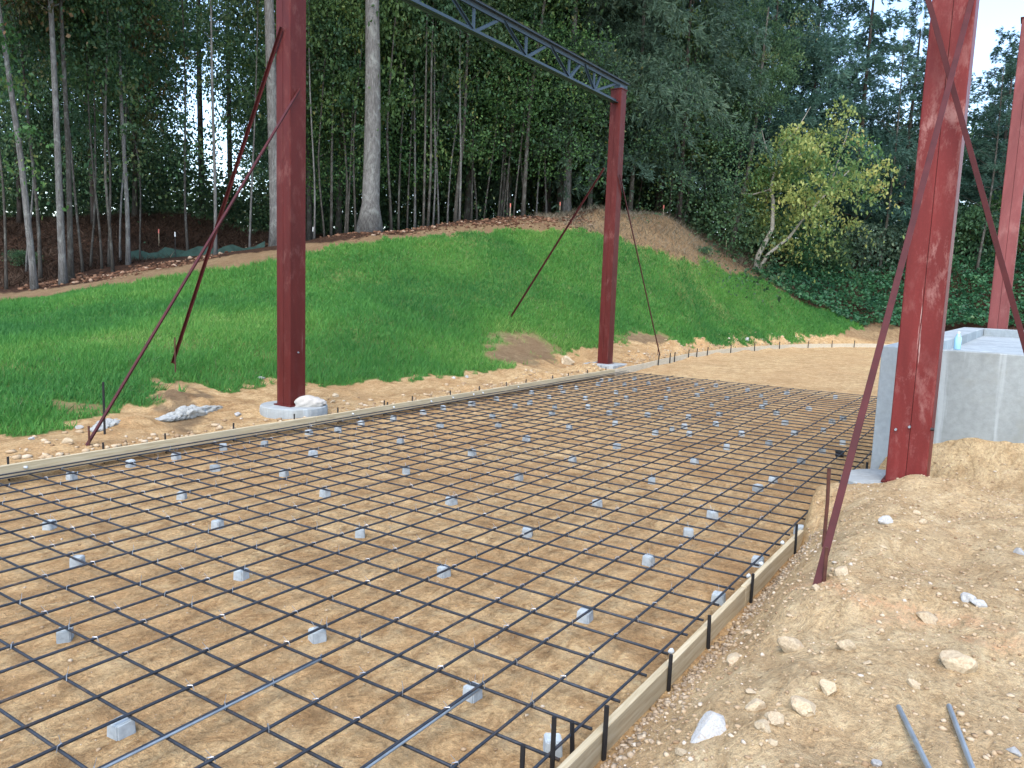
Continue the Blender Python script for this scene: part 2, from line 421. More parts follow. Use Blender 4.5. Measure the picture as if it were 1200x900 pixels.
M = {}
M['ground'] = m_ground()
M['concrete_wall'] = m_concrete('cast_concrete', (.27, .292, .282), .4)
M['concrete_light'] = m_concrete('pale_concrete', (.31, .342, .345), .2)
M['pier'] = m_concrete('pier_concrete', (.30, .315, .305), .5)
M['block'] = m_plain('spacer_concrete', (.345, .38, .385), .22, .9, 0, .15, 30, obrand=.14, bump=.35)
M['red'] = m_red('red_primer_steel', (.088, .0115, .0085), .2)
M['red_worn'] = m_red('worn_red_primer_steel', (.155, .022, .019), .7)
M['red_faded'] = m_red('faded_red_primer_steel', (.20, .055, .050), .3)
M['strut'] = m_plain('strut_red_steel', (.062, .010, .010), .3, .6, 0, .25, 6, (1, 1, 1))
M['truss'] = m_plain('grey_blue_primer', (.028, .048, .066), .22, .5, 0, .4, 5)
M['rebar'] = m_plain('rebar_steel', (.034, .041, .052), .4, .5, .4, .45, 30, (1, 1, 1), dark=(.085, .060, .042), bump=.5, obrand=.2)
M['bright_steel'] = m_plain('galvanised_steel', (.27, .31, .335), .25, .35, .45, .5, 12)
M['stake'] = m_plain('black_steel', (.020, .019, .019), .3, .6, .3, .4, 20)
M['rust'] = m_plain('rusty_steel', (.10, .038, .026), .4, .75, .2, .3, 14, dark=(.045, .03, .025))
M['wood'] = m_wood()
M['bender'] = m_plain('pale_bender_board', (.50, .43, .31), .2, .8, 0, .2, 5, (.6, 6, 6), obrand=.06)
M['cap'] = m_plain('white_plastic_wrap', (.50, .53, .53), .2, .5, 0, .4, 30)
M['rag'] = m_plain('white_sack', (.42, .39, .34), .18, .85, 0, .2, 14, bump=.5)
M['wire'] = m_plain('tie_wire_steel', (.48, .49, .50), .2, .4, .8, .5, 30)
M['rock'] = m_plain('tan_rock', (.47, .37, .24), .3, .95, 0, .1, 5, dark=(.36, .24, .14), bump=.6, obrand=.15)
M['rock_grey'] = m_plain('grey_rock', (.42, .41, .38), .25, .9, 0, .2, 9, dark=(.32, .26, .19), bump=.6, obrand=.12)
M['gravel'] = m_leaf('gravel', [(0, (.24, .155, .085)), (.45, (.40, .29, .175)), (.85, (.48, .375, .25)), (1, (.52, .44, .34))], 0.0, .95, 0, .1)
M['rubble'] = m_leaf('rubble', [(0, (.05, .026, .016)), (.5, (.13, .065, .038)), (.85, (.25, .14, .085)), (1, (.36, .26, .18))], 0.0, .95, 0, .1)
M['spill'] = m_concrete('spilled_concrete', (.34, .34, .31), .4)
M['bottle'] = m_plain('blue_plastic', (.35, .62, .78), .1, .2, 0, .5, 10, bump=0)
M['pink'] = m_plain('pink_flagging', (.75, .22, .16), .15, .7, 0, .2, 20)
M['stakewood'] = m_plain('survey_stake_wood', (.42, .33, .22), .2, .8, 0, .2, 20)
M['white'] = m_plain('white_tag', (.7, .7, .68), .1, .7, 0, .2, 20)
M['silt'] = m_plain('silt_fabric', (.030, .062, .048), .35, .8, 0, .2, 4)
M['blackpipe'] = m_plain('black_plastic', (.012, .012, .013), .2, .4, 0, .4, 10)
M['bark_grey'] = m_bark('grey_bark', (.045, .042, .038), (.125, .118, .108), (.25, .24, .225), .4)
M['bark_thin'] = m_bark('sapling_bark', (.030, .027, .023), (.065, .058, .048), (.12, .11, .092), .3)
M['bark_pine'] = m_bark('pine_bark', (.022, .018, .016), (.050, .040, .034), (.09, .07, .055), .1)
M['bark_pale'] = m_bark('pale_bark', (.10, .09, .07), (.24, .22, .18), (.36, .34, .29), .3)
M['leaf'] = m_leaf('broad_leaf', [(0, (.032, .076, .040)), (.5, (.064, .128, .056)), (.85, (.105, .175, .066)), (1, (.18, .18, .07))], .42)
M['leaf_bright'] = m_leaf('bright_leaf', [(0, (.040, .095, .035)), (.5, (.080, .155, .045)), (.85, (.13, .21, .06)), (1, (.22, .22, .06))], .42)
M['leaf_yellow'] = m_leaf('turning_leaf', [(0, (.06, .13, .045)), (.30, (.15, .21, .065)), (.75, (.33, .33, .10)), (1, (.40, .31, .12))], .42)
M['leaf_rust'] = m_leaf('rusty_leaf', [(0, (.035, .06, .02)), (.5, (.09, .085, .03)), (.85, (.17, .10, .04)), (1, (.22, .11, .05))], .3)
M['needle'] = m_leaf('pine_needle', [(0, (.032, .078, .060)), (.5, (.055, .120, .088)), (.85, (.085, .160, .108)), (1, (.12, .17, .10))], .3)
M['hemlock'] = m_leaf('cedar_needle', [(0, (.042, .082, .056)), (.5, (.072, .125, .080)), (.85, (.105, .165, .096)), (1, (.15, .17, .095))], .3)
M['ivy'] = m_leaf('ivy_leaf', [(0, (.026, .085, .045)), (.5, (.046, .14, .062)), (.85, (.075, .19, .08)), (1, (.12, .20, .08))], .3, .45)
M['grass'] = m_leaf('grass_blade', [(0, (.045, .170, .040)), (.5, (.085, .260, .048)), (.85, (.15, .325, .06)), (1, (.24, .36, .09))], .4, .6, 0)
M['drygrass'] = m_leaf('dry_stalk', [(0, (.10, .085, .055)), (.6, (.2, .17, .11)), (1, (.3, .26, .18))], .2)

# ------------------------------------------------------------------ masks on the ground (areas as they lie in the place)
def world_poly(pts):
    return [tuple(ground(x, y)[:2]) for x, y in pts]
UP_EDGE = [(1012, 381), (985, 370), (950, 358), (900, 331), (870, 320), (840, 312), (800, 303), (760, 291), (720, 279), (690, 273), (640, 270), (600, 270), (540, 274),
           (480, 279), (420, 287), (360, 295), (300, 308), (240, 318), (180, 327), (120, 337), (60, 346), (0, 353), (-80, 360)]
LO_EDGE = [(-80, 520), (0, 513), (40, 509), (80, 494), (120, 484), (150, 474), (176, 478), (190, 468), (184, 453), (210, 446), (240, 450), (262, 462), (300, 452), (325, 446), (360, 452),
           (400, 452), (450, 447), (520, 440), (565, 433), (590, 430), (640, 424), (660, 414), (690, 409), (724, 403), (742, 399), (775, 400), (810, 404), (850, 404), (900, 400), (950, 394), (985, 389), (1005, 385)]
GRASS_POLY = world_poly(LO_EDGE + UP_EDGE)
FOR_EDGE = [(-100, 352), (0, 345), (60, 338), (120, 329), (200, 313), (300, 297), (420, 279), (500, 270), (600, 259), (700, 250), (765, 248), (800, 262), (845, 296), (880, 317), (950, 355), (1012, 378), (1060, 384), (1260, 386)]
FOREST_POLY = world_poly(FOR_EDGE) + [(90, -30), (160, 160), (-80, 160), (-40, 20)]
def blob(px, py, rx, ry):
    P = ground(px, py); Q = ground(px + rx, py); S = ground(px, py - ry)
    return P[:2], max(np.linalg.norm(Q[:2] - P[:2]), .05), Q[:2] - P[:2], S[:2] - P[:2]
BARE = [blob(612, 412, 42, 20), (blob(755, 397, 32, 9)), blob(590, 393, 28, 4), blob(95, 478, 20, 6), blob(650, 327, 22, 4), blob(465, 352, 24, 3), blob(215, 466, 26, 14), blob(28, 468, 14, 3)]
BARE_W = [1.0, 1.0, .6, .75, .15, .12, 1.0, .4]
def masks(X, Y):
    jx = X + .35 * fbm(X * 1.5, Y * 1.5, 41, 3); jy = Y + .35 * fbm(X * 1.5, Y * 1.5, 51, 3) + .5 * fbm(X * 5, Y * 5, 57, 3)
    g = inside(GRASS_POLY, jx, jy).astype(float)
    dull = np.zeros_like(g)
    for (c, r, u, v), wt in zip(BARE, BARE_W):
        D = np.array([[u[0], v[0]], [u[1], v[1]]]); I = np.linalg.inv(D)
        dx = jx - c[0]; dy = jy - c[1]
        q = np.hypot(I[0, 0] * dx + I[0, 1] * dy, I[1, 0] * dx + I[1, 1] * dy)
        k = sstep(1.15, .7, q) * wt
        g = g * (1 - k); dull = np.maximum(dull, k)
    thin = sstep(.2, .5, fbm(X * .7, Y * .7, 61, 4)) * .15
    g = g * (1 - thin)
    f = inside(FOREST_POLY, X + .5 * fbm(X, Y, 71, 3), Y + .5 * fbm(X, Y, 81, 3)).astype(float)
    return g, f, dull

# ------------------------------------------------------------------ ground sheet
def lines(segs):
    out = [segs[0][0]]
    for a, b, st in segs:
        n = max(1, int(round((b - a) / st))); out += list(a + (b - a) * (np.arange(1, n + 1) / n))
    return np.array(out)
gx = lines([(-600, -100, 50), (-100, -20, 8), (-20, -4, 1.0), (-4, -1.5, .1), (-1.5, 7.2, .04), (7.2, 18, .12), (18, 46, .25), (46, 60, 1.0), (60, 140, 8), (140, 700, 50)])
gy = lines([(-600, -100, 50), (-100, -20, 8), (-20, -5, 1.0), (-5, -2.6, .12), (-2.6, -.2, .03), (-.2, 6.3, .09), (6.3, 9.5, .07), (9.5, 30, .2), (30, 45, .4), (45, 60, 1.5), (60, 140, 8), (140, 700, 50)])
GXX, GYY = np.meshgrid(gx, gy, indexing='ij')
GZZ = height(GXX, GYY)
gm, fm, dm = masks(GXX, GYY)
hillside = sstep(2.2, 3.6, GYY - left_edge(GXX)) * (gm < .5)
dm = np.maximum(dm, hillside)
dm = np.maximum(dm, .75 * sstep(30, 33, GXX) * sstep(.9, 1.8, GYY - left_edge(GXX)))
pale = np.clip(sstep(-.1, .6, right_edge(GXX) - GYY) + .35 * sstep(14.5, 16, GXX) * (GYY < left_edge(GXX)), 0, 1)
# faint orange marking paint sprayed on the mound
PAINT = [[(925, 690), (1010, 705), (1080, 722), (1180, 738)], [(1130, 748), (1170, 760), (1200, 752)], [(1030, 728), (1100, 726), (1160, 730)]]
paint = np.zeros_like(GXX)
for pl in PAINT:
    W = [ground(x, y)[:2] for x, y in pl]
    for a, b in zip(W[:-1], W[1:]):
        ab = b - a; t = np.clip(((GXX - a[0]) * ab[0] + (GYY - a[1]) * ab[1]) / (ab @ ab), 0, 1)
        paint = np.maximum(paint, sstep(.07, .015, np.hypot(GXX - a[0] - t * ab[0], GYY - a[1] - t * ab[1])) * .8)
nx, ny = len(gx), len(gy)
idx = np.arange(nx * ny).reshape(nx, ny)
F = np.stack([idx[:-1, :-1], idx[1:, :-1], idx[1:, 1:], idx[:-1, 1:]], -1).reshape(-1, 4)
V = np.stack([GXX, GYY, GZZ], -1).reshape(-1, 3)
gmesh = arrays_to_mesh('ground', V, F, [M['ground']], None, True,
                       dict(grass=gm.ravel() * .9, forest=fm.ravel(), dull=dm.ravel() * .9, pale=pale.ravel(), paint=paint.ravel()))
go = obj('ground', gmesh); go['kind'] = 'structure'
def hfast(X, Y):
    """bilinear height on the ground sheet as built"""
    X = np.asarray(X, float); Y = np.asarray(Y, float)
    i = np.clip(np.searchsorted(gx, X) - 1, 0, nx - 2); j = np.clip(np.searchsorted(gy, Y) - 1, 0, ny - 2)
    u = (X - gx[i]) / (gx[i + 1] - gx[i]); v = (Y - gy[j]) / (gy[j + 1] - gy[j])
    return (GZZ[i, j] * (1 - u) * (1 - v) + GZZ[i + 1, j] * u * (1 - v) + GZZ[i, j + 1] * (1 - u) * v + GZZ[i + 1, j + 1] * u * v)
def h1(X, Y): return float(hfast(np.array([X]), np.array([Y]))[0])

# ------------------------------------------------------------------ grass on the bank
def blades(n_try, box, mat, lmin, lmax, wid, dens, tone_hi=1.0, lean=.5):
    X = rng.uniform(box[0], box[1], n_try); Y = rng.uniform(box[2], box[3], n_try)
    p = dens(X, Y); keep = rng.random(n_try) < p; X = X[keep]; Y = Y[keep]; n = len(X)
    Z = hfast(X, Y) - .01
    th = rng.uniform(0, 2 * math.pi, n); L = rng.uniform(lmin, lmax, n) * (1 + .5 * fbm(X * .8, Y * .8, 91, 3)); W = wid * rng.uniform(.7, 1.3, n) * np.clip(np.hypot(X - CAM[0], Y - CAM[1]) / 15, 1, 2)
    lx = rng.normal(0, lean, n) * L + .12 * L; ly = rng.normal(0, lean, n) * L
    b0 = np.stack([X - np.cos(th) * W / 2, Y - np.sin(th) * W / 2, Z], -1)
    b1 = np.stack([X + np.cos(th) * W / 2, Y + np.sin(th) * W / 2, Z], -1)
    tp = np.stack([X + lx, Y + ly, Z + L], -1)
    V = np.stack([b0, b1, tp], 1).reshape(-1, 3); Fc = np.arange(3 * n).reshape(-1, 3)
    tone = np.clip(.46 + .75 * fbm(X * .33, Y * .33, 15, 4) + rng.normal(0, .16, n), 0, .98) * tone_hi
    return V, Fc, np.repeat(tone, 3)
def lawn_density(X, Y):
    g, f, d = masks(X, Y)
    dist = np.hypot(X - CAM[0], Y - CAM[1])
    return g * np.clip(14 / dist, .6, 1) * (1 - .8 * (d > .3))
V, Fc, tn = blades(1800000, (-7, 48, 4.5, 32), M['grass'], .07, .16, .016, lawn_density)
o = obj('lawn_grass', arrays_to_mesh('lawn_grass', V, Fc, [M['grass']], tn)); o['kind'] = 'stuff'
tag(o, 'bright green young grass covering the bank behind the columns', 'grass')

V, Fc, tn = blades(60000, (-7, 44, 6.6, 30), M['drygrass'], .04, .13, .012, lambda X, Y: lawn_density(X, Y) * np.clip(fbm(X * .5, Y * .5, 77, 3) + .25, 0, 1), lean=1.0)
o = obj('lawn_straw', arrays_to_mesh('lawn_straw', V, Fc, [M['drygrass']], tn)); o['kind'] = 'stuff'
tag(o, 'thin dry straw mixed into the green lawn', 'straw')

# ------------------------------------------------------------------ form boards and stakes
def board(name, pts, h, th, mat, label, side=1, z0=-.12, group=None, jitter=0.0):
    """a plank on edge following plan points (inner face), thickness to the outside"""
    pts = [np.array(p, float) for p in pts]; c = sum(pts) / len(pts); mb = MB(); n = len(pts); vs = []
    for i, p in enumerate(pts):
        t = pts[min(i + 1, n - 1)] - pts[max(i - 1, 0)]; t /= np.linalg.norm(t); nr = np.array([-t[1], t[0]]) * side
        q = p - c; r = q + nr * th
        zz = h + jitter * math.sin(i * 1.7)
        vs += [(q[0], q[1], z0), (r[0], r[1], z0), (r[0], r[1], zz), (q[0], q[1], zz)]
    fs = []
    for i in range(n - 1):
        for j in range(4): fs.append((i * 4 + j, i * 4 + (j + 1) % 4, (i + 1) * 4 + (j + 1) % 4, (i + 1) * 4 + j))
    fs += [(3, 2, 1, 0), tuple((n - 1) * 4 + j for j in range(4))]
    mb.add(vs, fs)
    o = obj(name, mb.mesh(name, mat, bevel=.003, seg=1), None, (c[0], c[1], 0))
    return tag(o, label, 'board', group)
def stake_mesh(r, h, mat, depth=.25, n=6):
    mb = MB(); mb.tube([(0, 0, -depth), (0, 0, h * .5), (0, 0, h)], r, n); return mb.mesh('form_stake', mat)
STK = stake_mesh(.011, .205, M['stake']); STK2 = stake_mesh(.012, .26, M['stake'])
def stake(x, y, label, me=STK, group=None, tilt=.04, z=0.0):
    o = obj('form_stake', me, None, (x, y, z)); o.rotation_euler = (random.uniform(-tilt, tilt), random.uniform(-tilt, tilt), random.uniform(0, 6))
    return tag(o, label, 'stake', group)
RB = [(-3.4, -.385), (0.12, -.385), (1.36, -.388), (2.70, -.383), (4.32, -.392)]
rl = ['near form board of the right edge, leaving at the photo bottom', 'second form board of the right edge, beside the loose stones',
      'third form board of the right edge, below the mound', 'last form board of the right edge, its end buried by the mound']
for k in range(4):
    a, b = RB[k], RB[k + 1]
    board('form_board', [(a[0] + .004, a[1]), (b[0] - .004, b[1])], .128 + (.004 if k % 2 else 0), .038, M['wood'], 'pine ' + rl[k], -1, group='right form boards')
for k, (px, py) in enumerate([(685, 858), (773, 785), (821, 738), (876, 688), (931, 636)]):
    P = on_z(px, py, .1)
    stake(P[0], -.385 - .038 - .014, 'black steel stake against the right form board, ' + ['nearest the photo bottom', 'second from the photo bottom', 'third from the photo bottom', 'fourth from the photo bottom', 'fifth, at the board end by the mound'][k],
          STK2 if k in (0, 4) else STK, 'right board stakes', .03)
for k, (px, py, h) in enumerate([(612, 895, .2), (648, 880, .28), (672, 855, .16)]):
    P = on_z(px, py, .12)
    stake(P[0], P[1], ['short black stake at the very bottom edge of the photo inside the form', 'tall black stake just inside the near end of the right form board', 'stub of black stake behind the nearest spacer block'][k],
          stake_mesh(.011, h, M['stake']), 'near corner stakes', .05)
LX = [-4.6, .25, 5.1, 9.95, 14.8]
ll = ['running out of the left edge of the photo', 'below the leaning left strut', 'in front of the round pier', 'ending at the middle column']
for k in range(4):
    yy = lambda X: float(left_edge(X))
    board('form_board', [(LX[k] + .005, yy(LX[k])), ((LX[k] + LX[k + 1]) / 2, yy((LX[k] + LX[k + 1]) / 2) + .012), (LX[k + 1] - .005, yy(LX[k + 1]))], .178 + .004 * (k % 2), .04, M['wood'], 'long pine left form board ' + ll[k], 1, z0=.045, group='left form boards')
# inner bevel strip lying against the left board, as in the photo the top reads wide: a flat kicker plank
CX = [14.8, 18.0, 21.2, 24.4, 27.6, 30.8, 33.4, 36.0]
cl = ['first piece past the middle column', 'second piece past the middle column', 'third piece past the middle column', 'fourth piece past the middle column', 'fifth piece in the far bend', 'sixth piece in the far bend', 'last piece of the far bend, ending behind the strut']
for k in range(7):
    xs = np.linspace(CX[k] + .005, CX[k + 1] - .005, 5)
    board('form_board', [(x, float(left_edge(x))) for x in xs], .16, .02, M['bender'], 'thin pale curved board, ' + cl[k], 1, group='curved form boards', jitter=.006)
k = 0
for X in np.arange(-.6, 14.8, .88):
    X = float(X + random.uniform(-.12, .12)); P = (X, float(left_edge(X)) + .055)
    x, y = pix((P[0], P[1], .15))
    if x < -20: continue
    stake(P[0], P[1], z=.05, label='black stake stub behind the left form board, %s percent across the photo' % words(round(x / 12)), me=STK, group='left board stakes', tilt=.06)
FSTK = stake_mesh(.016, .30, M['stake'])
for (px, py) in [(766, 427), (782, 424), (790, 423), (806, 419.4), (818, 418), (831, 416), (854, 412.5), (881, 410), (910, 408), (940, 406.5), (969, 406), (997, 406)]:
    P = on_z(px, py, .03); X = P[0]; Y = float(left_edge(X)) - .02
    # steel pins stand on the inside face of the curved boards
    stake(X, Y, 'thin dark pin holding the curved far form board, %s percent across the photo' % words(round(px / 12)), FSTK, 'far curve pins', .05)

# ------------------------------------------------------------------ rebar mat
GZ = .085
mat_root = thing('rebar_mat', 'black steel rebar mat tied in a square grid over the bare soil', 'rebar mat')
AY = {}
meas = {-1: 2.295, 0: 2.0, 1: 1.703, 2: 1.429, 3: 1.156, 4: .846, 5: .572, 6: .293, 7: -.002}
for i in range(-15, 8):
    AY[i] = meas.get(i, (7 - i) * .2857 + random.uniform(-.018, .018))
BX = {}
bm_ = [-.009, .311, .61, .916, 1.237, 1.545, 1.841, 2.119, 2.415, 2.75, 3.02, 3.34, 3.633, 3.96, 4.279]
for j in range(-12, 51):
    BX[j] = bm_[j] if 0 <= j < 15 else .305 * j + random.uniform(-.018, .018)
def bar(p, q, r=.0080, n=6, wob=.005, seg=14, name='bar', mat='rebar'):
    p = np.array(p, float); q = np.array(q, float); pts = []
    ph = random.uniform(0, 9); sg = max(2, min(seg, int(np.linalg.norm(q - p) / .5) + 2))
    for t in np.linspace(0, 1, sg):
        P = p + (q - p) * t; s = t * np.linalg.norm(q - p)
        P = P + np.array([0, wob * math.sin(s * 1.3 + ph) if abs(q[0] - p[0]) > abs(q[1] - p[1]) else 0, .6 * wob * math.sin(s * 2.1 + ph * 2)])
        if abs(q[1] - p[1]) > abs(q[0] - p[0]): P[0] += wob * math.sin(s * 1.1 + ph)
        pts.append(P)
    mb = MB(); mb.tube(pts, r, n); return obj(name, mb.mesh(name, M[mat], smooth=True), mat_root)
for i, y in AY.items():
    xe = 15.25 + random.uniform(-.12, .12)
    if i in (-1, 3): xe = [15.2, 9.4][i == 3]
    bar((-3.6, y, GZ + .009), (xe, y + random.uniform(-.015, .015), GZ + .009), seg=20)
for j, x in BX.items():
    if -.2 - 0 and x > 6.2: y0 = -.33
    else: y0 = -.33
    bar((x, y0, GZ - .009), (x + random.uniform(-.02, .02), 6.34, GZ - .009), seg=12)
bar((-3.6, -.29, GZ + .010), (8.8, -.30, GZ + .010), seg=20)              # edge bars along both boards
bar((-3.6, 6.27, GZ + .010), (15.2, 6.27, GZ + .010), seg=20)
bar((-3.6, 6.33, GZ + .030), (15.2, 6.335, GZ + .030), seg=20)
LAPS = {}
for i, (px, py) in LAPS.items():
    X = on_z(px, py, GZ)[0]
    bar((-3.6, AY[i] + .0165, GZ + .009), (X, AY[i] + .0165, GZ + .009), seg=8, mat='rebar', wob=.002)
for i, x0, x1 in ((6, -1.2, .55), (3, -1.6, .3)):   # bright worn laps
    bar((x0, AY[i] - .0155, GZ + .010), (x1, AY[i] - .0155, GZ + .010), wob=.002, r=.0068, mat='bright_steel')
# tie wires at the crossings
mb = MB()
for i, y in AY.items():
    for j, x in BX.items():
        if x > 6 or x < -1.2 or random.random() < .25: continue
        a = random.uniform(.4, 1.1) * random.choice((-1, 1)); c, s = math.cos(a), math.sin(a)
        mb.tube([(x - .020 * c, y - .020 * s, GZ - .004), (x - .012 * c, y - .012 * s, GZ + .021), (x + .012 * c, y + .012 * s, GZ + .021), (x + .020 * c, y + .020 * s, GZ - .004)], .0028, 3)
        if random.random() < .5:
            mb.tube([(x + .01 * c, y + .01 * s, GZ + .018), (x + .018 * s, y + .02 * c, GZ + .055)], .0018, 3)
o = obj('tie_wire', mb.mesh('tie_wire', M['wire']), mat_root); o['kind'] = 'stuff'
def lump(name, r, seed, mat, sub=2, amp=.25, flat=1.0, stretch=(1, 1, 1), facet=0.0):
    rr = random.Random(seed); bm = bmesh.new(); bmesh.ops.create_icosphere(bm, subdivisions=sub, radius=1.0)
    ph = [(rr.uniform(0, 6), rr.uniform(0, 6), rr.uniform(0, 6), rr.uniform(1, 3.2)) for _ in range(5)]
    pl = []
    for _ in range(int(facet)):
        d = Vector((rr.gauss(0, 1), rr.gauss(0, 1), rr.gauss(0, 1))).normalized(); pl.append((d, rr.uniform(.55, .85)))
    for v in bm.verts:
        p = v.co.copy(); k = 1.0
        for (a, b, c, f) in ph: k += amp / 3 * math.sin(f * p.x + a) * math.sin(f * p.y + b) * math.cos(f * p.z + c)
        p *= k
        for d, e in pl:
            t = p.dot(d)
            if t > e: p -= d * (t - e)
        v.co = Vector((p.x * stretch[0], p.y * stretch[1], p.z * stretch[2] * flat)) * r
    me = bpy.data.meshes.new(name); bm.to_mesh(me); bm.free(); me.materials.append(mat)
    for p in me.polygons: p.use_smooth = facet < 3
    return me
CAPS = [lump('end_cap', .019, s, M['cap'], 2, .5, .9, (1.0, .8, 1)) for s in range(4)]
for j, x in BX.items():
    if x > 10.5: continue
    if random.random() < .4: obj('end_cap', CAPS[j % 4], mat_root, (x + .01, 6.405, GZ + .05), random.uniform(0, 6))
    if -.3 < x < 4.2 and random.random() < .45:
        obj('end_cap', CAPS[(j + 1) % 4], mat_root, (x, -.345, GZ + .012), random.uniform(0, 6))

# ------------------------------------------------------------------ concrete spacer blocks
BLK = [(76, 742), (142, 852), (372, 742), (554, 809), (685.6, 719), (648, 873), (127, 536), (84, 557), (58, 614), (91, 658), (204, 533), (252, 547), (213, 580), (255, 613), (283, 672), (310, 519.5), (333, 554), (367, 531), (381, 577),
       (476, 550.5), (553, 530), (529, 587), (422, 623), (520, 670), (608, 558), (671, 538), (723, 522), (700, 589), (764, 562), (618, 623), (760, 657), (888, 572), (906, 561.5), (835, 603), (807, 623), (888, 657), (842, 700), (938, 623),
       (922, 460), (892, 463), (897, 471), (893, 476.5), (910, 483.6), (920, 495), (931, 507), (979, 465.5), (975, 494), (965, 503), (988, 489.5), (987.6, 518), (963.6, 527.5), (939, 539.6), (901, 519), (999, 554.7), (948, 478),
       (782, 445), (760, 449), (744, 456), (783.6, 456), (816, 450), (823, 456), (839, 451), (876, 456.5), (817, 463), (780.5, 466), (852, 466), (834, 474), (774, 477), (759, 486), (807, 487.6), (843, 485), (839, 496.5), (802, 499), (787.6, 502),
       (768, 506), (808, 507.6), (869, 508), (851.5, 524), (814, 540.4), (603.6, 475.6), (621, 471), (643.6, 465), (660, 458), (675.6, 454), (685, 443), (650, 477), (647, 484.4), (686, 466), (689, 476.4), (722, 459.6), (732, 450), (734, 466), (723, 473.4),
       (714, 483), (721, 495), (667, 501), (617, 513.4), (743.6, 443), (701, 449.4), (638, 451.5), (715.5, 445.3), (472, 478.5), (512, 477), (531.6, 469.5), (545, 470.7), (567, 465), (601, 457), (577, 487), (584, 497), (515.6, 498), (469, 517), (461, 490), (336, 501), (398, 490.7), (396, 502.6), (236, 518)]
def block_mesh(k):
    bm = bmesh.new(); bmesh.ops.create_cube(bm, size=1.0)
    rr = random.Random(k)
    for v in bm.verts:
        t = .93 if v.co.z > 0 else 1.0
        v.co.x *= .080 * t * rr.uniform(.95, 1.05); v.co.y *= .076 * t * rr.uniform(.95, 1.05); v.co.z = (.072 if v.co.z > 0 else -.02) * 1.0 + (rr.uniform(-.004, .004) if v.co.z > 0 else 0)
    bmesh.ops.bevel(bm, geom=list(bm.edges), offset=.006, segments=2, affect='EDGES')
    me = bpy.data.meshes.new('spacer_block'); bm.to_mesh(me); bm.free(); me.materials.append(M['block']); return me
BM_ = [block_mesh(k) for k in range(5)]
WB = MB()
for s in (-1, 1): WB.tube([(s * .012, 0, .066), (s * .016, .004, .09), (s * .030, .010, .118)], .0014, 3)
wire_me = WB.mesh('tie_wire', M['wire'])
used_labels = set()
for k, (px, py) in enumerate(sorted(BLK, key=lambda q: -q[1])):
    P = on_z(px, py, .036)
    P[1] = min(P[1], 6.2)
    near = P[0] < 6
    o = obj('spacer_block', BM_[k % 5], None, (P[0], P[1], h1(P[0], P[1])), random.uniform(-.5, .5) + (0 if k % 3 else .6))
    s = random.uniform(1.02, 1.2); o.scale = (s, s, random.uniform(.96, 1.04))
    lb = 'concrete spacer block under the rebar, ' + where((P[0], P[1], .036))
    if lb in used_labels: lb += ', behind'
    used_labels.add(lb); tag(o, lb, 'block', 'rebar spacer blocks')
    if near and k % 2 == 0: obj('tie_wire', wire_me, o)
P = on_z(984, 531, .04)
mb = MB(); mb.tube([(0, 0, -.05), (0, 0, .055)], .055, 16); mb2 = MB(); mb2.tube([(0, 0, .05), (0, 0, .064)], .06, 16)
t = thing('pipe_stub', 'short black plastic pipe stub standing in the soil near the concrete wall', 'pipe', (P[0], P[1], 0))
obj('pipe', mb.mesh('pipe', M['blackpipe']), t); obj('pipe_cap', mb2.mesh('pipe_cap', M['blackpipe'], bevel=.002, seg=1), t)

# ------------------------------------------------------------------ columns, piers, truss, struts
def channel_mesh(s, h, side, mat='red'):
    """one C-shaped half of a box column: web on the side, flanges meeting its twin; rounded outer corners"""
    g = .003; r = .016; prof = []
    yo = side * s / 2; t = .006
    def arc(cx, cy, a0, a1):
        return [(cx + r * math.cos(a0 + (a1 - a0) * q / 4), cy + side * r * math.sin(a0 + (a1 - a0) * q / 4)) for q in range(5)]
    prof += [(-s / 2, side * g)] + arc(-s / 2 + r, yo - side * r, math.pi, math.pi / 2) + arc(s / 2 - r, yo - side * r, math.pi / 2, 0) + [(s / 2, side * g)]
    inner = [(s / 2 - t, side * g), (s / 2 - t, yo - side * t), (-s / 2 + t, yo - side * t), (-s / 2 + t, side * g)]
    prof += inner; n = len(prof); mb = MB()
    vs = [(x, y, 0) for x, y in prof] + [(x, y, h) for x, y in prof]
    mb.add(vs, [(i, (i + 1) % n, n + (i + 1) % n, n + i) for i in range(n)])
    return mb.mesh('channel', M[mat])
def column(px, py, z, s, H, label, mat='red'):
    """near corner (towards -X,-Y) of the foot at a pixel on height z"""
    P = on_z(px, py, z); c = (P[0] + s / 2, P[1] + s / 2, z)
    t = thing('steel_column', label, 'column', c, 0, 'red steel columns')
    for sd in (-1, 1): obj('channel', channel_mesh(s, H - z, sd, mat), t)
    mb = MB(); mb.box((-s / 2 - .02, -s / 2 - .02, H - z), (s / 2 + .02, s / 2 + .02, H - z + .018)); obj('cap_plate', mb.mesh('cap_plate', M['red'], bevel=.002, seg=1), t)
    mb = MB(); mb.box((-s / 2 - .03, -s / 2 - .03, -.018), (s / 2 + .03, s / 2 + .03, .001)); obj('base_plate', mb.mesh('base_plate', M['red'], bevel=.002, seg=1), t)
    # backing strip that closes the seam
    mb = MB(); mb.box((-s / 2 + .009, -.03, 0), (-s / 2 + .013, .03, H - z - .01)); mb.box((s / 2 - .013, -.03, 0), (s / 2 - .009, .03, H - z - .01))
    obj('seam_strip', mb.mesh('seam_strip', M['red']), t)
    return t, np.array(c)
SC = .307
HC = 7.17
colL, cL = column(340, 475.5, .28, .292, HC, 'red steel box column on the round concrete pier left of centre')
colM, cM = column(712, 426, .17, SC, HC, 'red steel box column in the middle, holding the far end of the truss')
colR, cR = column(1084.5, 570, .41, .345, 7.4, 'large scuffed red steel column nearest the camera at right', 'red_worn')
fx = on_x(1181, 380, 15.35)
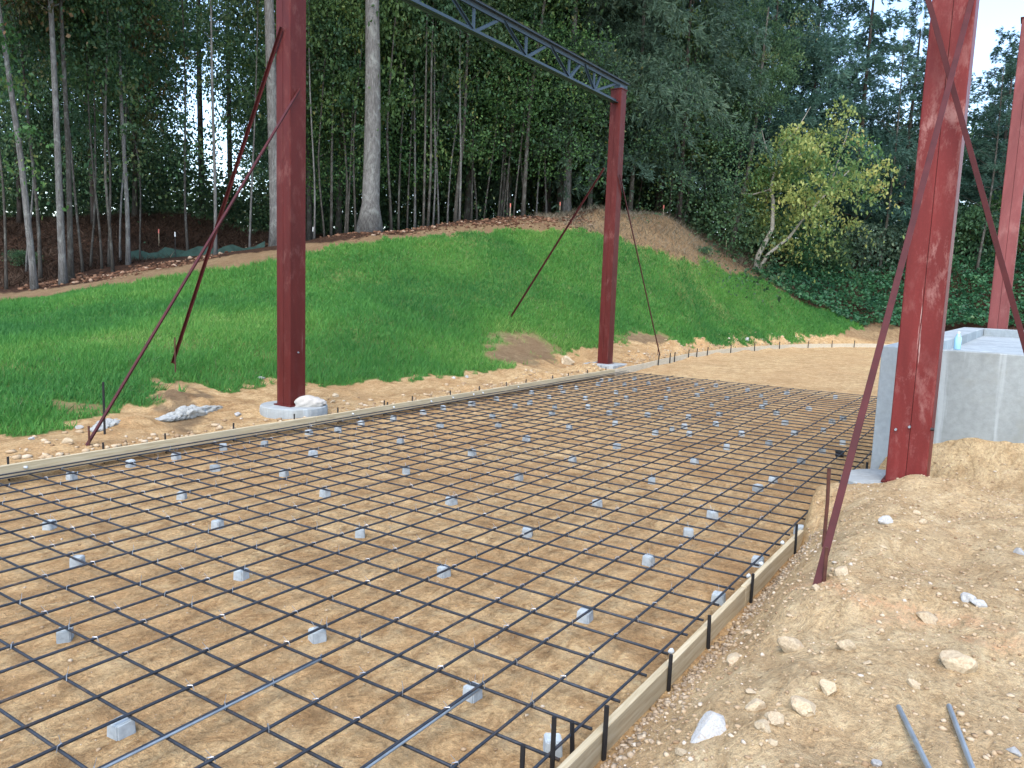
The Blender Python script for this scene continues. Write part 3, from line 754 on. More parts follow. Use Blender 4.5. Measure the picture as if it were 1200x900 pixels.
tF = thing('steel_column', 'red steel column at the right edge behind the concrete tank', 'column', (15.35 + .17, fx[1] + .165, .2), 0, 'red steel columns')
for sd_ in (-1, 1): obj('channel', channel_mesh(.335, 7.2, sd_, 'red_faded'), tF)
mb = MB(); mb.box((-.19, -.19, 7.2), (.19, .19, 7.218)); obj('cap_plate', mb.mesh('cap_plate', M['red']), tF)
cF = np.array(tF.location)
# small hardware on the near column
mb = MB(); mb.tube([(-.345 / 2 - .03, 0, 0), (-.345 / 2 + .004, 0, 0)], .012, 6)
bz = on_x(1066, 500, cR[0] - .345 / 2)
for (px, py) in ((1050, 503), (1066, 500)):
    Q = on_x(px, py, cR[0] - .345 / 2); obj('bolt', mb.mesh('bolt', M['bright_steel']), colR, (0, Q[1] - cR[1], Q[2] - cR[2]))
mb = MB(); mb.tube([(0, -.345 / 2 - .025, 0), (0, -.345 / 2 + .004, 0)], .016, 6)
Q = on_y(1091, 503, cR[1] - .345 / 2); obj('bolt', mb.mesh('bolt', M['stake']), colR, (Q[0] - cR[0], 0, Q[2] - cR[2]))
mb = MB(); mb.tube([(0, -.292 / 2 - .02, 0), (0, -.292 / 2 + .004, 0)], .012, 6)
Q = on_y(349, 413, cL[1] - .292 / 2); obj('bolt', mb.mesh('bolt', M['bright_steel']), colL, (Q[0] - cL[0], 0, Q[2] - cL[2]))

def pier(cx, cy, top, r, label, square=False, bottom=-.4, n=28):
    mb = MB()
    if square: mb.box((-r, -r, bottom - top), (r, r, 0))
    else:
        rr = random.Random(int(cx * 10)); ang = [2 * math.pi * i / n for i in range(n)]
        k = [1 + .02 * math.sin(3 * a + 1) + .012 * rr.uniform(-1, 1) for a in ang]
        rings = [(bottom - top, 1.02), (-.06, 1.01), (-.012, 1.0), (0, .975)]
        vs = []
        for z, f in rings: vs += [(r * f * k[i] * math.cos(a), r * f * k[i] * math.sin(a), z) for i, a in enumerate(ang)]
        fs = [(q * n + i, q * n + (i + 1) % n, (q + 1) * n + (i + 1) % n, (q + 1) * n + i) for q in range(3) for i in range(n)]
        fs += [tuple(3 * n + i for i in range(n))]; mb.add(vs, fs)
    o = obj('concrete_pier', mb.mesh('concrete_pier', M['pier'], bevel=.012 if square else 0, seg=1), None, (cx, cy, top)); return tag(o, label, 'pier')
pier(cL[0] + .06, cL[1] + .0, .261, .48, 'round pale concrete pier under the left red column')
pier(cM[0] - .02, cM[1] - .02, .155, .44, 'square pale concrete pad under the middle red column', True)
pier(cR[0] + .02, cR[1] + .14, .388, .44, 'round concrete pier half buried in the mound under the near right column')
pier(cF[0], cF[1], .18, .42, 'round concrete pier under the right edge column behind the tank')

def sack():
    bm = bmesh.new(); bmesh.ops.create_icosphere(bm, subdivisions=4, radius=1.0); rr = random.Random(3)
    ph = [(rr.uniform(0, 6), rr.uniform(0, 6), rr.uniform(2, 7), rr.uniform(2, 7)) for _ in range(8)]
    for v in bm.verts:
        p = v.co; k = 1.0
        for a, b, f, g in ph: k += .055 * abs(math.sin(f * p.x + g * p.y + a) * math.cos(f * p.z - g * p.x + b)) - .02
        v.co = Vector((p.x * .23 * k, p.y * .13 * k * (1 + .4 * p.x), max(p.z, -.55) * .085 * k * (1.25 - .5 * p.x)))
    me = bpy.data.meshes.new('white_sack'); bm.to_mesh(me); bm.free(); me.materials.append(M['rag'])
    for p in me.polygons: p.use_smooth = True
    return me
Q = on_z(364, 474, .28)
tag(obj('crumpled_sack', sack(), None, (Q[0], Q[1], .302), -.35), 'crumpled off-white sack lying on the round pier beside the left column', 'sack')

# truss between the two left-hand columns
TY = cM[1]
tr = thing('roof_truss', 'grey-blue open web steel truss spanning between the two left columns', 'truss', (cM[0], TY, 7.19))
def angle_bar(p, q, a, tk=.008, flip=1, name='web', mat='truss'):
    """an L section between two points, legs a wide"""
    p = np.array(p, float); q = np.array(q, float); t = (q - p) / np.linalg.norm(q - p)
    s = np.array([0, 1.0, 0]); u = np.cross(s, t); u /= np.linalg.norm(u)
    prof = [(0, 0), (a, 0), (a, tk), (tk, tk), (tk, a), (0, a)]
    vs = [e + s * flip * (x - 0) + u * (y - a / 2) for e in (p, q) for x, y in prof]
    mb = MB(); mb.add(vs, [(i, (i + 1) % 6, 6 + (i + 1) % 6, 6 + i) for i in range(6)] + [(5, 4, 3, 2, 1, 0), (6, 7, 8, 9, 10, 11)])
    return obj(name, mb.mesh(name, M[mat]), tr)
x0 = cL[0] - cM[0] - .2; x1 = .45
zt = .20; zb = -.36
mbx = MB()
def rel(X): return X - cM[0]
for fl in (-1, 1):
    mb = MB(); y0, y1 = sorted((fl * .012, fl * .10))
    mb.box((x0, y0, zt - .010), (x1, y1, zt)); yy0, yy1 = sorted((fl * .012, fl * .022)); mb.box((x0, yy0, zt - .10), (x1, yy1, zt - .0102))
    obj('top_chord', mb.mesh('top_chord', M['truss']), tr)
    mb = MB(); y0, y1 = sorted((fl * .012, fl * .085)); mb.box((x0 + .35, y0, zb), (-SC / 2 - .002, y1, zb + .009)); yy0, yy1 = sorted((fl * .012, fl * .021)); mb.box((x0 + .35, yy0, zb + .0092), (-SC / 2 - .002, yy1, zb + .085))
    obj('bottom_chord', mb.mesh('bottom_chord', M['truss']), tr)
mb = MB(); mb.box((x0, -.06, zt + .002), (x1 + .02, .06, zt + .05)); obj('shade_strip', mb.mesh('shade_strip', M['stake'], bevel=.003, seg=1), tr)  # added dark strip, stands in for the shade on the top chord
nodes = [6.4, 8.12, 9.90, 11.75, 13.58, 14.82]
dz0, dz1 = zb + .05, zt - .06
for k, X in enumerate(nodes):
    xa = rel(X)
    angle_bar((xa + .03, 0, dz0), (xa + .03, 0, dz1), .045)
    nxt = nodes[k + 1] if k + 1 < len(nodes) else cM[0] + .1
    xm = rel((X + nxt) / 2) if k + 1 < len(nodes) else -.02
    angle_bar((xa + .06, 0, dz0), (xm - .05, 0, dz1), .055)
    if k + 1 < len(nodes): angle_bar((xm + .05, 0, dz1), (rel(nxt) - .06, 0, dz0), .05, flip=-1)
angle_bar((rel(14.82) + .09, 0, dz0), (rel(15.18), 0, dz1), .04)
mb = MB(); mb.box((-.10, -.09, -.0), (.12, .09, zt - .1)); obj('bearing_seat', mb.mesh('bearing_seat', M['truss'], bevel=.004, seg=1), tr)

def strut(p, q, w, label, tail=.25):
    p = np.array(p, float); q = np.array(q, float); d = (q - p) / np.linalg.norm(q - p)
    b = p - d * tail
    t = thing('bracing_strut', label, 'strut', p, 0, 'red bracing struts')
    s = np.cross(d, [0, 0, 1.0]); s /= np.linalg.norm(s); u = np.cross(s, d)
    tk = w * .16; prof = [(0, 0), (w, 0), (w, tk), (tk, tk), (tk, w), (0, w)]
    def sec(e): return [e - p + s * (x - w / 2) + u * (w / 2 - y) for x, y in prof]
    mb = MB(); mb.add(sec(b) + sec(q), [(i, (i + 1) % 6, 6 + (i + 1) % 6, 6 + i) for i in range(6)] + [(5, 4, 3, 2, 1, 0), (6, 7, 8, 9, 10, 11)])
    obj('angle_iron', mb.mesh('angle_iron', M['strut'], bevel=.0015, seg=1), t)
    mb = MB(); mb.tube([-np.array([0, 0, .35]) + s * (w * .7), np.array([0, 0, .22]) + s * (w * .7)], .011, 6)
    obj('anchor_pin', mb.mesh('anchor_pin', M['rust']), t)
    return t
# left column: one strut along the form, one up the bank
Q = on_y(352, 105, cL[1] - .292 / 2 - .04); B = on_y(103, 520, cL[1] - .292 / 2 - .12)
strut((B[0], B[1], h1(B[0], B[1])), Q, .041, 'dark red strut leaning from the left column down to the left form board')
B = on_x(207, 411, cL[0] - .292 / 2 - .05); Q = on_x(330, 32, cL[0] - .292 / 2 - .04)
strut(B, Q, .041, 'dark red strut leaning from the left column back down into the grass')
B = on_x(597, 374, cM[0] - SC / 2 - .05); Q = on_x(708, 197, cM[0] - SC / 2 - .04)
strut(B, Q, .041, 'dark red strut leaning from the middle column left down into the grass')
Yp = cM[1] - SC / 2 - .04; B = on_y(772, 412, Yp); Q = on_y(726, 205, Yp)
strut(B, Q, .038, 'thin dark red strut leaning from the middle column right down to the grey soil')
B = ground(959, 682); d0 = np.array([B[0], B[1], h1(B[0], B[1])]); Q = on_x(1136, 12, cR[0] - .345 / 2 - .06)
dd = Q - d0; strut(d0, d0 + dd * 1.06, .044, 'purple red strut in the foreground leaning from the mound up across the near column')
Xp = cR[0] - .345 / 2 - .13; B = on_x(1200, 402, Xp); Q = on_x(1090, 8, Xp); dd = B - Q
k = 1.0
while (Q + dd * k)[2] > h1(*(Q + dd * k)[:2]) and k < 3: k += .01
strut(Q + dd * k, Q - dd * .04, .044, 'purple red strut crossing behind the foreground strut and leaving at the right edge')
def pin(px0, py0, h, r, mat, label, z=None):
    P = ground(px0, py0); mb = MB(); mb.tube([(0, 0, -.3), (0, 0, h * .55), (.006, .004, h)], r, 7)
    return tag(obj('steel_pin', mb.mesh('steel_pin', mat), None, (P[0], P[1], h1(P[0], P[1]))), label, 'pin')
P = on_z(123, 517, .08); mb = MB(); mb.tube([(0, 0, -.3), (0, 0, .74)], .013, 6)
tag(obj('steel_pin', mb.mesh('steel_pin', M['stake']), None, (P[0], P[1], .06)), 'tall thin black steel pin standing beside the left strut foot', 'pin')
Pb = ground(965, 640); mb = MB(); mb.tube([(0, 0, -.3), (.004, 0, .3), (.012, .01, .53)], .0125, 7)
tag(obj('steel_pin', mb.mesh('steel_pin', M['rust']), None, (Pb[0], Pb[1], h1(Pb[0], Pb[1]) - .0)), 'rusty steel pin standing in the mound behind the foreground strut', 'pin')
P = on_z(1015, 556, .15); mb = MB(); mb.tube([(0, 0, -.3), (0, 0, .17)], .013, 6)
tag(obj('steel_pin', mb.mesh('steel_pin', M['stake']), None, (P[0], P[1], .12)), 'short black steel pin at the corner of the concrete tank', 'pin')
P = on_z(704, 437, .05); mb = MB(); mb.tube([(0, 0, -.3), (0, 0, .24)], .02, 6)
tag(obj('steel_pin', mb.mesh('steel_pin', M['bright_steel']), None, (P[0], P[1], 0)), 'grey steel pin standing in front of the middle column pad', 'pin')
P = on_z(454, 482, .05); mb = MB(); mb.tube([(0, 0, -.3), (0, 0, .2)], .012, 6)
tag(obj('steel_pin', mb.mesh('steel_pin', M['stake']), None, (P[0], P[1], 0)), 'black steel pin inside the left form right of the round pier', 'pin')

# ------------------------------------------------------------------ concrete tank at right
tank = thing('concrete_tank', 'open concrete tank with smooth grey walls behind the near right column', 'tank', (6.5, -.60, 0), math.radians(-1.6))
L_, W_, ZT = 8.65, 5.2, 1.63
mb = MB(); mb.box((0, -W_, -.4), (.20, -.36, ZT)); o = obj('front_wall', mb.mesh('front_wall', M['concrete_wall'], bevel=.01, seg=2), tank)
mb = MB(); mb.box((.0, -.357, -.4), (L_, 0, ZT)); o = obj('side_wall', mb.mesh('side_wall', M['concrete_light'], bevel=.01, seg=2), tank)
o['label'] = 'paler end of the left wall'
mb = MB(); mb.box((L_ - .3, -W_, -.4), (L_, -.36, ZT)); obj('rear_wall', mb.mesh('rear_wall', M['concrete_light'], bevel=.01, seg=2), tank)
mb = MB(); mb.box((.203, -W_, -.4), (L_ - .303, -.36, ZT - .14)); obj('floor_slab', mb.mesh('floor_slab', M['concrete_light']), tank)
mb = MB(); mb.box((.2, -W_ - .3, -.4), (L_, -W_ - .003, ZT)); obj('side_wall', mb.mesh('side_wall', M['concrete_wall'], bevel=.01, seg=2), tank)
Q = on_z(1121, 410, ZT); mb = MB()
mb.tube([(0, 0, 0), (0, 0, .01), (0, 0, .12), (0, 0, .15), (0, 0, .165)], [.030, .033, .033, .018, .012], 12)
bt = thing('plastic_bottle', 'small pale blue plastic bottle standing on the tank rim', 'bottle', (Q[0] + .05, Q[1], ZT))
obj('bottle_body', mb.mesh('bottle_body', M['bottle'], smooth=True), bt)
mb = MB(); mb.tube([(0, 0, .165), (0, 0, .185)], .014, 10); obj('cap', mb.mesh('cap', M['white']), bt)

# ------------------------------------------------------------------ stones, gravel, rods on the mound
def stone(px, py, wpx, label, grey=False, seed=0, stretch=(1.2, .9, .75)):
    P = ground(px, py + wpx * .25); dpt = (ROT @ (P - CAM))[2]; r = wpx / 2 * dpt / FOC
    me = lump('stone', 1.0, seed, M['rock_grey' if grey else 'rock'], 3, .6, 1, stretch, facet=9)
    for p in me.polygons: p.use_smooth = False
    o = obj('stone', me, None, (P[0], P[1], h1(P[0], P[1]) + r * .16)); o.scale = (r, r, r)
    o.rotation_euler = (random.uniform(-.3, .3), random.uniform(-.3, .3), random.uniform(0, 6))
    return tag(o, label, 'stone', 'stones on the mound')
ST = [(929, 752, 30, 0, 'tall tan stone in the middle of the mound'), (971, 803, 27, 0, 'upright pale tan stone left of the two loose rods'), (942, 822, 34, 0, 'flat orange tan stone beside the upright stone'),
      (1126, 772, 38, 0, 'large tan stone at the right above the loose rods'), (832, 848, 42, 1, 'grey and white broken stone low on the mound'), (886, 824, 24, 0, 'tan stone left of the flat orange stone'),
      (1085, 720, 23, 0, 'tan stone just above the orange paint marks'), (909, 838, 24, 0, 'rounded tan stone below the flat orange stone'), (893, 848, 20, 0, 'brown stone right of the broken grey stone'),
      (1133, 698, 20, 1, 'flat pale stone at right near the paint marks'), (1148, 704, 17, 1, 'small grey stone beside the flat pale stone'), (733, 836, 16, 0, 'rounded brown stone against the right form board'),
      (957, 687, 10, 0, 'small white stone at the foot of the foreground strut'), (1037, 608, 18, 1, 'flat white stone on the crest of the mound'), (1082, 610, 12, 0, 'small pale stone on the mound in front of the near column'),
      (1074, 600, 10, 0, 'small tan stone just below the near column'), (985, 667, 22, 0, 'flat tan stone right of the foreground strut'), (1194, 645, 16, 1, 'blue grey stone at the right edge of the photo'),
      (879, 808, 14, 0, 'small tan stone above the stone cluster'), (1170, 640, 10, 0, 'small pale stone near the right edge'), (877, 740, 13, 0, 'tan stone left of the tall stone'), (992, 755, 22, 0, 'low buried tan stone right of the tall stone'),
      (1188, 878, 16, 1, 'flat blue grey stone at the lower right corner'), (1027, 893, 14, 1, 'flat grey stone beside the left loose rod'), (1070, 800, 14, 0, 'small stone above the left loose rod'), (905, 868, 12, 0, 'pale stone low on the mound'),
      (860, 770, 18, 0, 'tan stone on the steep side of the mound'), (1035, 640, 9, 0, 'tiny pale stone on the upper mound'), (800, 880, 14, 0, 'tan stone at the foot of the mound near the photo bottom'), (1018, 775, 12, 0, 'small tan stone in the middle of the mound, left of the loose rods')]
for k, (px, py, wp, g, lb) in enumerate(ST):
    stone(px, py, wp, lb, bool(g), 100 + k, [(1.2, .9, .75), (1.0, .8, .9), (1.4, 1.0, .6), (1.1, 1.0, .8)][k % 4] if wp > 12 else (1, 1, .7))
# stones beside the left pier and along the form
for k, (px, py, wp, g, lb) in enumerate([(78, 516, 12, 0, 'pale stone beside the left form board at the left edge'), (38, 513, 7, 1, 'small white stone on the grass edge at far left'), (93, 499, 11, 1, 'grey stone near the left strut foot'), (393, 462, 10, 0, 'tan stone right of the round pier'),
                                          (306, 442, 8, 1, 'white stone in the grass left of the left column'), (279, 484, 9, 1, 'small grey rubble piece left of the round pier'), (390, 470, 7, 0, 'small stone below the tan stone by the pier'), (531, 442, 5, 1, 'small white stone in the grass edge, left of two'), (547, 441, 5, 1, 'small white stone in the grass edge, right of two'),
                                          (875, 397, 7, 1, 'white stone on the far soil heap'), (665, 421, 20, 0, 'pale yellow clod beside the middle column pad')]):
    stone(px, py, wp, lb, bool(g), 200 + k)
def scatter_stones(n, fn, rmin, rmax, mat, name, label, cat='gravel', power=3.0):
    base = []
    for s in range(5):
        bm = bmesh.new(); bmesh.ops.create_icosphere(bm, subdivisions=1, radius=1.0); rr = random.Random(s)
        for v in bm.verts: v.co = Vector((v.co.x * rr.uniform(.55, 1.25), v.co.y * rr.uniform(.55, 1.25), v.co.z * rr.uniform(.55, 1.25)))
        base.append((np.array([v.co[:] for v in bm.verts]), np.array([[v.index for v in f.verts] for f in bm.faces]))); bm.free()
    VV = []; FF = []; off = 0
    pts = fn(n)
    for (x, y) in pts:
        b, f = base[random.randrange(5)]
        r = rmin + (rmax - rmin) * random.random() ** power
        a = random.uniform(0, 6.28); c, s = math.cos(a), math.sin(a)
        v = b * np.array([r * random.uniform(.8, 1.4), r * random.uniform(.7, 1.1), r * random.uniform(.5, .85)])
        v = np.stack([v[:, 0] * c - v[:, 1] * s, v[:, 0] * s + v[:, 1] * c, v[:, 2]], -1) + np.array([x, y, 0])
        v[:, 2] += r * .25; VV.append((v, x, y)); FF.append(f + off); off += len(b)
    xs = np.array([q[1] for q in VV]); ys = np.array([q[2] for q in VV]); zs = hfast(xs, ys)
    allv = np.concatenate([q[0] + np.array([0, 0, z]) for q, z in zip(VV, zs)])
    o = obj(name, arrays_to_mesh(name, allv, np.concatenate(FF), [mat], np.repeat(np.clip(rng.normal(.5, .27, len(VV)), 0, 1), len(base[0][0])))); o['kind'] = 'stuff'; tag(o, label, cat); return o
def mound_pts(n):
    out = []
    while len(out) < n:
        x = -1.2 + 7.8 * random.random() ** 1.2; y = random.uniform(-2.6, -.46)
        den = .35 + .9 * max(0, float(fbm(np.array([x * .9]), np.array([y * .9]), 7, 3)[0]) + .2)
        if x < 4 and y > -.75: den = 1.0
        if random.random() < den and x < 6.3: out.append((x, y))
    return out
scatter_stones(24000, mound_pts, .002, .018, M['gravel'], 'mound_gravel', 'pale gravel and crumbs of soil strewn over the dirt mound', power=9)
def foot_pts(n):
    return [(random.uniform(-1, 4.2), -.445 - abs(random.gauss(0, .10))) for _ in range(n)]
M['clod'] = m_leaf('clods', [(0, (.17, .12, .072)), (.5, (.29, .215, .14)), (.85, (.38, .295, .20)), (1, (.44, .36, .26))], 0.0, .96, 0, .08)
scatter_stones(2200, foot_pts, .003, .021, M['clod'], 'soil_clods', 'loose brown clods piled along the foot of the right form boards', 'clods', 3)
def pad_pts(n):
    return [(-1.3 + 11 * random.random() ** 1.7, random.uniform(-.3, 6.2)) for _ in range(n)]
scatter_stones(4500, pad_pts, .003, .016, M['gravel'], 'pad_pebbles', 'small pale pebbles on the soil under the rebar mat', power=7)
def crest_pts(n):
    out = []
    base = [ground(x, y)[:2] for x, y in ((40, 335), (90, 328), (140, 322), (190, 312), (240, 303), (300, 291), (360, 282), (420, 276), (500, 268), (560, 262), (600, 259), (640, 258), (690, 258))]
    while len(out) < n:
        k = random.randrange(len(base) - 1); p = base[k] + (base[k + 1] - base[k]) * random.random()
        q = p + np.array([random.gauss(0, .38), random.gauss(0, .38)]); out.append((q[0], q[1]))
    return out
scatter_stones(4200, crest_pts, .012, .10, M['rubble'], 'crest_rubble', 'reddish clods and rubble along the top edge of the lawn', 'rubble', 4)
def bank_pts(n):
    out = []
    while len(out) < n:
        x = random.uniform(0, 33); y = float(left_edge(x)) + .08 + abs(random.gauss(0, .38)); out.append((x, y))
    return out
scatter_stones(2600, bank_pts, .005, .055, M['gravel'], 'bank_gravel', 'pale stones and clods along the outside of the left form boards', power=3.5)
# spilled concrete behind the left form
def spill():
    mb = bmesh.new(); rr = random.Random(5)
    for (x, y, r, sx, sy, sz) in [(-.42, -.06, .09, 1.9, .9, .5), (-.22, -.02, .11, 1.2, 1, .7), (-.08, .02, .14, 1.1, 1, .85), (.12, .05, .13, 1.5, .9, .7), (.36, .06, .11, 1.9, .8, .6), (.55, .07, .07, 1.6, .8, .6)]:
        r0 = bmesh.ops.create_icosphere(mb, subdivisions=4, radius=1.0)['verts']
        for v in r0:
            p = v.co; k = 1 + .5 * float(fbm(np.array([p.x * 2.2 + x * 9]), np.array([p.y * 2.2 + p.z * 1.7]), 4, 4)[0])
            v.co = Vector((x + p.x * r * sx * k, y + p.y * r * sy * k, p.z * r * sz * k))
    me = bpy.data.meshes.new('concrete_spill'); mb.to_mesh(me); mb.free(); me.materials.append(M['spill']); return me
P = ground(222, 487); tag(obj('concrete_spill', spill(), None, (P[0], P[1], h1(P[0], P[1]) + .02), .12), 'long grey lump of spilled hardened concrete left of the round pier', 'concrete spill')
P = ground(128, 497); o = obj('concrete_spill', spill(), None, (P[0], P[1], h1(P[0], P[1]) - .02), .3); o.scale = (.6, 1, .7); tag(o, 'low grey concrete spill beside the left strut foot', 'concrete spill')
# two loose rods in the foreground
for (a, b, lb) in (((1053, 829), (1092, 915), 'left one of two loose steel rods lying on the mound at lower right'), ((1112, 829), (1140, 915), 'right one of two loose steel rods lying on the mound at lower right')):
    A = ground(*a); B = ground(*b); d = (B - A) / np.linalg.norm(B - A); E_ = A + d * 1.1
    mb = MB(); pts = [A * (1 - t) + E_ * t - A for t in np.linspace(0, 1, 5)]
    zz = [h1(*(A + p)[:2]) + .012 for p in pts]; sl = np.polyfit(range(5), zz, 1)
    pts = [np.array([p[0], p[1], sl[0] * i + sl[1] + .004 - A[2]]) for i, p in enumerate(pts)]
    mb.tube(pts, .0105, 10)
    tag(obj('loose_rod', mb.mesh('loose_rod', M['bright_steel'], smooth=False), None, A), lb, 'rod')

# ------------------------------------------------------------------ survey stakes, silt fence
def survey(px, depth, h, top, label, pyref=270):
    h *= wood_depth(px, depth) / depth; depth = wood_depth(px, depth); P = at(px, pyref, depth); z = h1(P[0], P[1])
    t = thing('survey_stake', label, 'stake', (P[0], P[1], z), random.uniform(0, 1), 'survey stakes at the wood edge')
    mb = MB(); mb.box((-.025, -.012, -.2), (.025, .012, h)); obj('lath', mb.mesh('lath', M['stakewood' if top != 'white' else 'stake']), t)
    mb = MB(); mb.box((-.032, -.019, h - .16), (.032, .019, h + .004)); obj('flag', mb.mesh('flag', M[top]), t)
survey(186, 26, .55, 'pink', 'survey stake with a pink top among the trees at left')
survey(205, 23.5, .75, 'white', 'dark survey stake with a white top in front of the silt fence')
survey(597, 25, .42, 'pink', 'pink topped survey stake at the wood edge left of the middle column')
survey(655, 26.5, .42, 'pink', 'pink topped survey stake by the thick dim trunk')
survey(776, 29, .45, 'pink', 'pink topped survey stake right of the middle column')
survey(852, 32, .5, 'stakewood', 'plain wooden survey stake on the bare slope at right')
survey(367, 23.5, .4, 'white', 'white topped survey stake in the dark wood left of the large trunk')
P0 = at(150, 290, 27.5); P2 = at(310, 280, 29)
mb = MB(); vs = []; n = 14
for i in range(n + 1):
    t = i / n; p = P0[:2] * (1 - t) + P2[:2] * t; z = h1(*p); top = .28 + .1 * math.sin(i * 1.9)
    vs += [(p[0], p[1], z - .05), (p[0] + .1 * math.sin(i), p[1] + .1, z + top)]
mb.add(vs, [(2 * i, 2 * i + 2, 2 * i + 3, 2 * i + 1) for i in range(n)])
sf = obj('silt_fence', mb.mesh('silt_fence', M['silt'])); md = sf.modifiers.new('thick', 'SOLIDIFY'); md.thickness = .01
tag(sf, 'sagging dark green silt fence fabric low among the trees at left', 'fence')

# ------------------------------------------------------------------ foliage
def leaf_quads(C, size, up=.35, fold=.25, aspect=.6):
    """one folded diamond leaf per centre: two triangles each"""
    n = len(C); d = rng.normal(size=(n, 3)); d[:, 2] -= .25; d /= np.linalg.norm(d, axis=1)[:, None]
    nr = rng.normal(size=(n, 3)); nr[:, 2] += up * 3; s = np.cross(d, nr); s /= np.linalg.norm(s, axis=1)[:, None] + 1e-9
    nr = np.cross(s, d); L = size * rng.uniform(.65, 1.3, n)[:, None]; Wd = L * aspect * .5
    a = C - d * L * .5; b = C + s * Wd + nr * fold * Wd; c = C + d * L * .5; e = C - s * Wd + nr * fold * Wd
    V = np.stack([a, b, c, e], 1).reshape(-1, 3); Fq = np.arange(4 * n).reshape(-1, 4)
    return V, Fq
def clump_tone(k, n, sd=.16):
    return np.clip(k + rng.normal(0, sd, n), 0, 1)
def broad_crown(seed, rx, rz, nc, per, leaf, spread, low=.0, hollow=.45):
    """clumps of leaves through an uneven egg-shaped volume; origin at the bottom of the crown"""
    r = np.random.default_rng(seed); Cs = []; Ts = []
    lobes = r.normal(size=(6, 3)); lobes /= np.linalg.norm(lobes, axis=1)[:, None]; lw = r.uniform(-.35, .35, 6)
    k = 0
    while k < nc:
        u = r.normal(size=3); u /= np.linalg.norm(u); rad = r.uniform(hollow, 1) ** .6
        f = 1 + sum(w_ * max(0, u @ l_) ** 2 for w_, l_ in zip(lw, lobes))
        p = u * rad * f; 
        q = np.array([p[0] * rx, p[1] * rx, (p[2] + 1) * rz])
        m = int(per * r.uniform(.5, 1.5)); sp = spread * r.uniform(.6, 1.3)
        off = r.normal(size=(m, 3)) * np.array([sp * 1.25, sp * 1.25, sp * .36]); off[:, 2] -= .25 * (off[:, 0] ** 2 + off[:, 1] ** 2) / max(sp, .01)
        Cs.append(q + off); Ts.append(np.clip(r.uniform(.1, .85) + r.normal(0, .12, m), 0, 1)); k += 1
    C = np.concatenate(Cs); T = np.concatenate(Ts)
    V, Fq = leaf_quads(C, leaf); return V, Fq, np.repeat(T, 4)
def spray_crown(seed, H, R, nb, per, ln, wd, droop=.1, start=.08, shape='pine', rise=.25):
    """branches in whorls, each carrying sprays of narrow needle blades; origin at the crown's bottom"""
    r = np.random.default_rng(seed); C = []; D = []; T = []
    for b in range(nb):
        h = start + (1 - start) * (b + r.random()) / nb; az = r.uniform(0, 6.283)
        if shape == 'pine': prof = (1 - h) ** .6 * (.55 + .6 * r.random())
        else: prof = (1 - h) ** .8 * (.75 + .35 * r.random())
        Lb = max(.5, R * prof); n = max(5, int(per * Lb / R * 2)); t = r.uniform(.12, 1, n) ** .7
        ca, sa = math.cos(az), math.sin(az); tn = r.uniform(.15, .7)
        lat = r.normal(0, .20, n) * Lb * (.25 + .8 * t) * .75
        px = t * Lb; pz = rise * px * (1 - .4 * t) - droop * (px ** 2) / R - np.abs(lat) * droop
        P = np.stack([ca * px - sa * lat, sa * px + ca * lat, h * H + pz + r.normal(0, .10, n)], -1)
        for q, tt, la in zip(P, t, lat):
            m = 7; dv = np.array([ca, sa, .15 - droop]) + r.normal(0, .55, (m, 3)); 
            dv += np.array([-sa, ca, 0]) * (1.2 * np.sign(la)); dv[:, 2] -= droop * 1.2
            dv /= np.linalg.norm(dv, axis=1)[:, None]
            C.append(np.repeat(q[None], m, 0)); D.append(dv); T.append(np.clip(tn + r.normal(0, .12, m), 0, 1))
    C = np.concatenate(C); D = np.concatenate(D); T = np.concatenate(T); n = len(C)
    S = np.cross(D, r.normal(size=(n, 3))); S /= np.linalg.norm(S, axis=1)[:, None] + 1e-9
    L = ln * r.uniform(.6, 1.3, n)[:, None]; W = wd * r.uniform(.7, 1.3, n)[:, None]
    a = C - S * W * .3; b_ = C + S * W * .3; m1 = C + D * L * .55 + S * W * .5; tip = C + D * L; m2 = C + D * L * .55 - S * W * .5
    V = np.stack([a, m2, tip, m1], 1).reshape(-1, 3); V[:, :] = V
    Fq = np.arange(4 * n).reshape(-1, 4); return V, Fq, np.repeat(T, 4)
def mk(name, data, mat): return arrays_to_mesh(name, data[0], data[1], [mat], data[2])
P_BROAD = [mk('crown', broad_crown(10 + k, 2.5, 3.2, 88, 190, .112, .36), M['leaf']) for k in range(3)]
P_SAP = [mk('crown', broad_crown(20 + k, 1.2, 2.9, 36, 80, .10, .26, hollow=.1), M['leaf']) for k in range(3)]
P_PINE = [mk('crown', spray_crown(30 + k, 8.5, 2.8, 62, 36, .25, .026, .05, .0, 'pine', .35), M['needle']) for k in range(3)]
P_DENSE = [mk('crown', spray_crown(40 + k, 9.5, 3.1, 100, 58, .20, .030, .16, .0, 'cone', .15), M['needle']) for k in range(2)]
P_HEM = [mk('crown', spray_crown(50 + k, 8.5, 3.0, 95, 56, .19, .023, .30, .0, 'cone', .10), M['hemlock']) for k in range(2)]
P_YEL = mk('crown', broad_crown(61, 2.35, 1.9, 98, 95, .13, .29, hollow=.15), M['leaf_yellow'])
P_SHR = [mk('crown', broad_crown(70 + k, 1.0, .75, 40, 60, .09, .2, hollow=.2), M['leaf']) for k in range(2)]
def with_mat(o, m):
    o.material_slots[0].link = 'OBJECT'; o.material_slots[0].material = M[m]
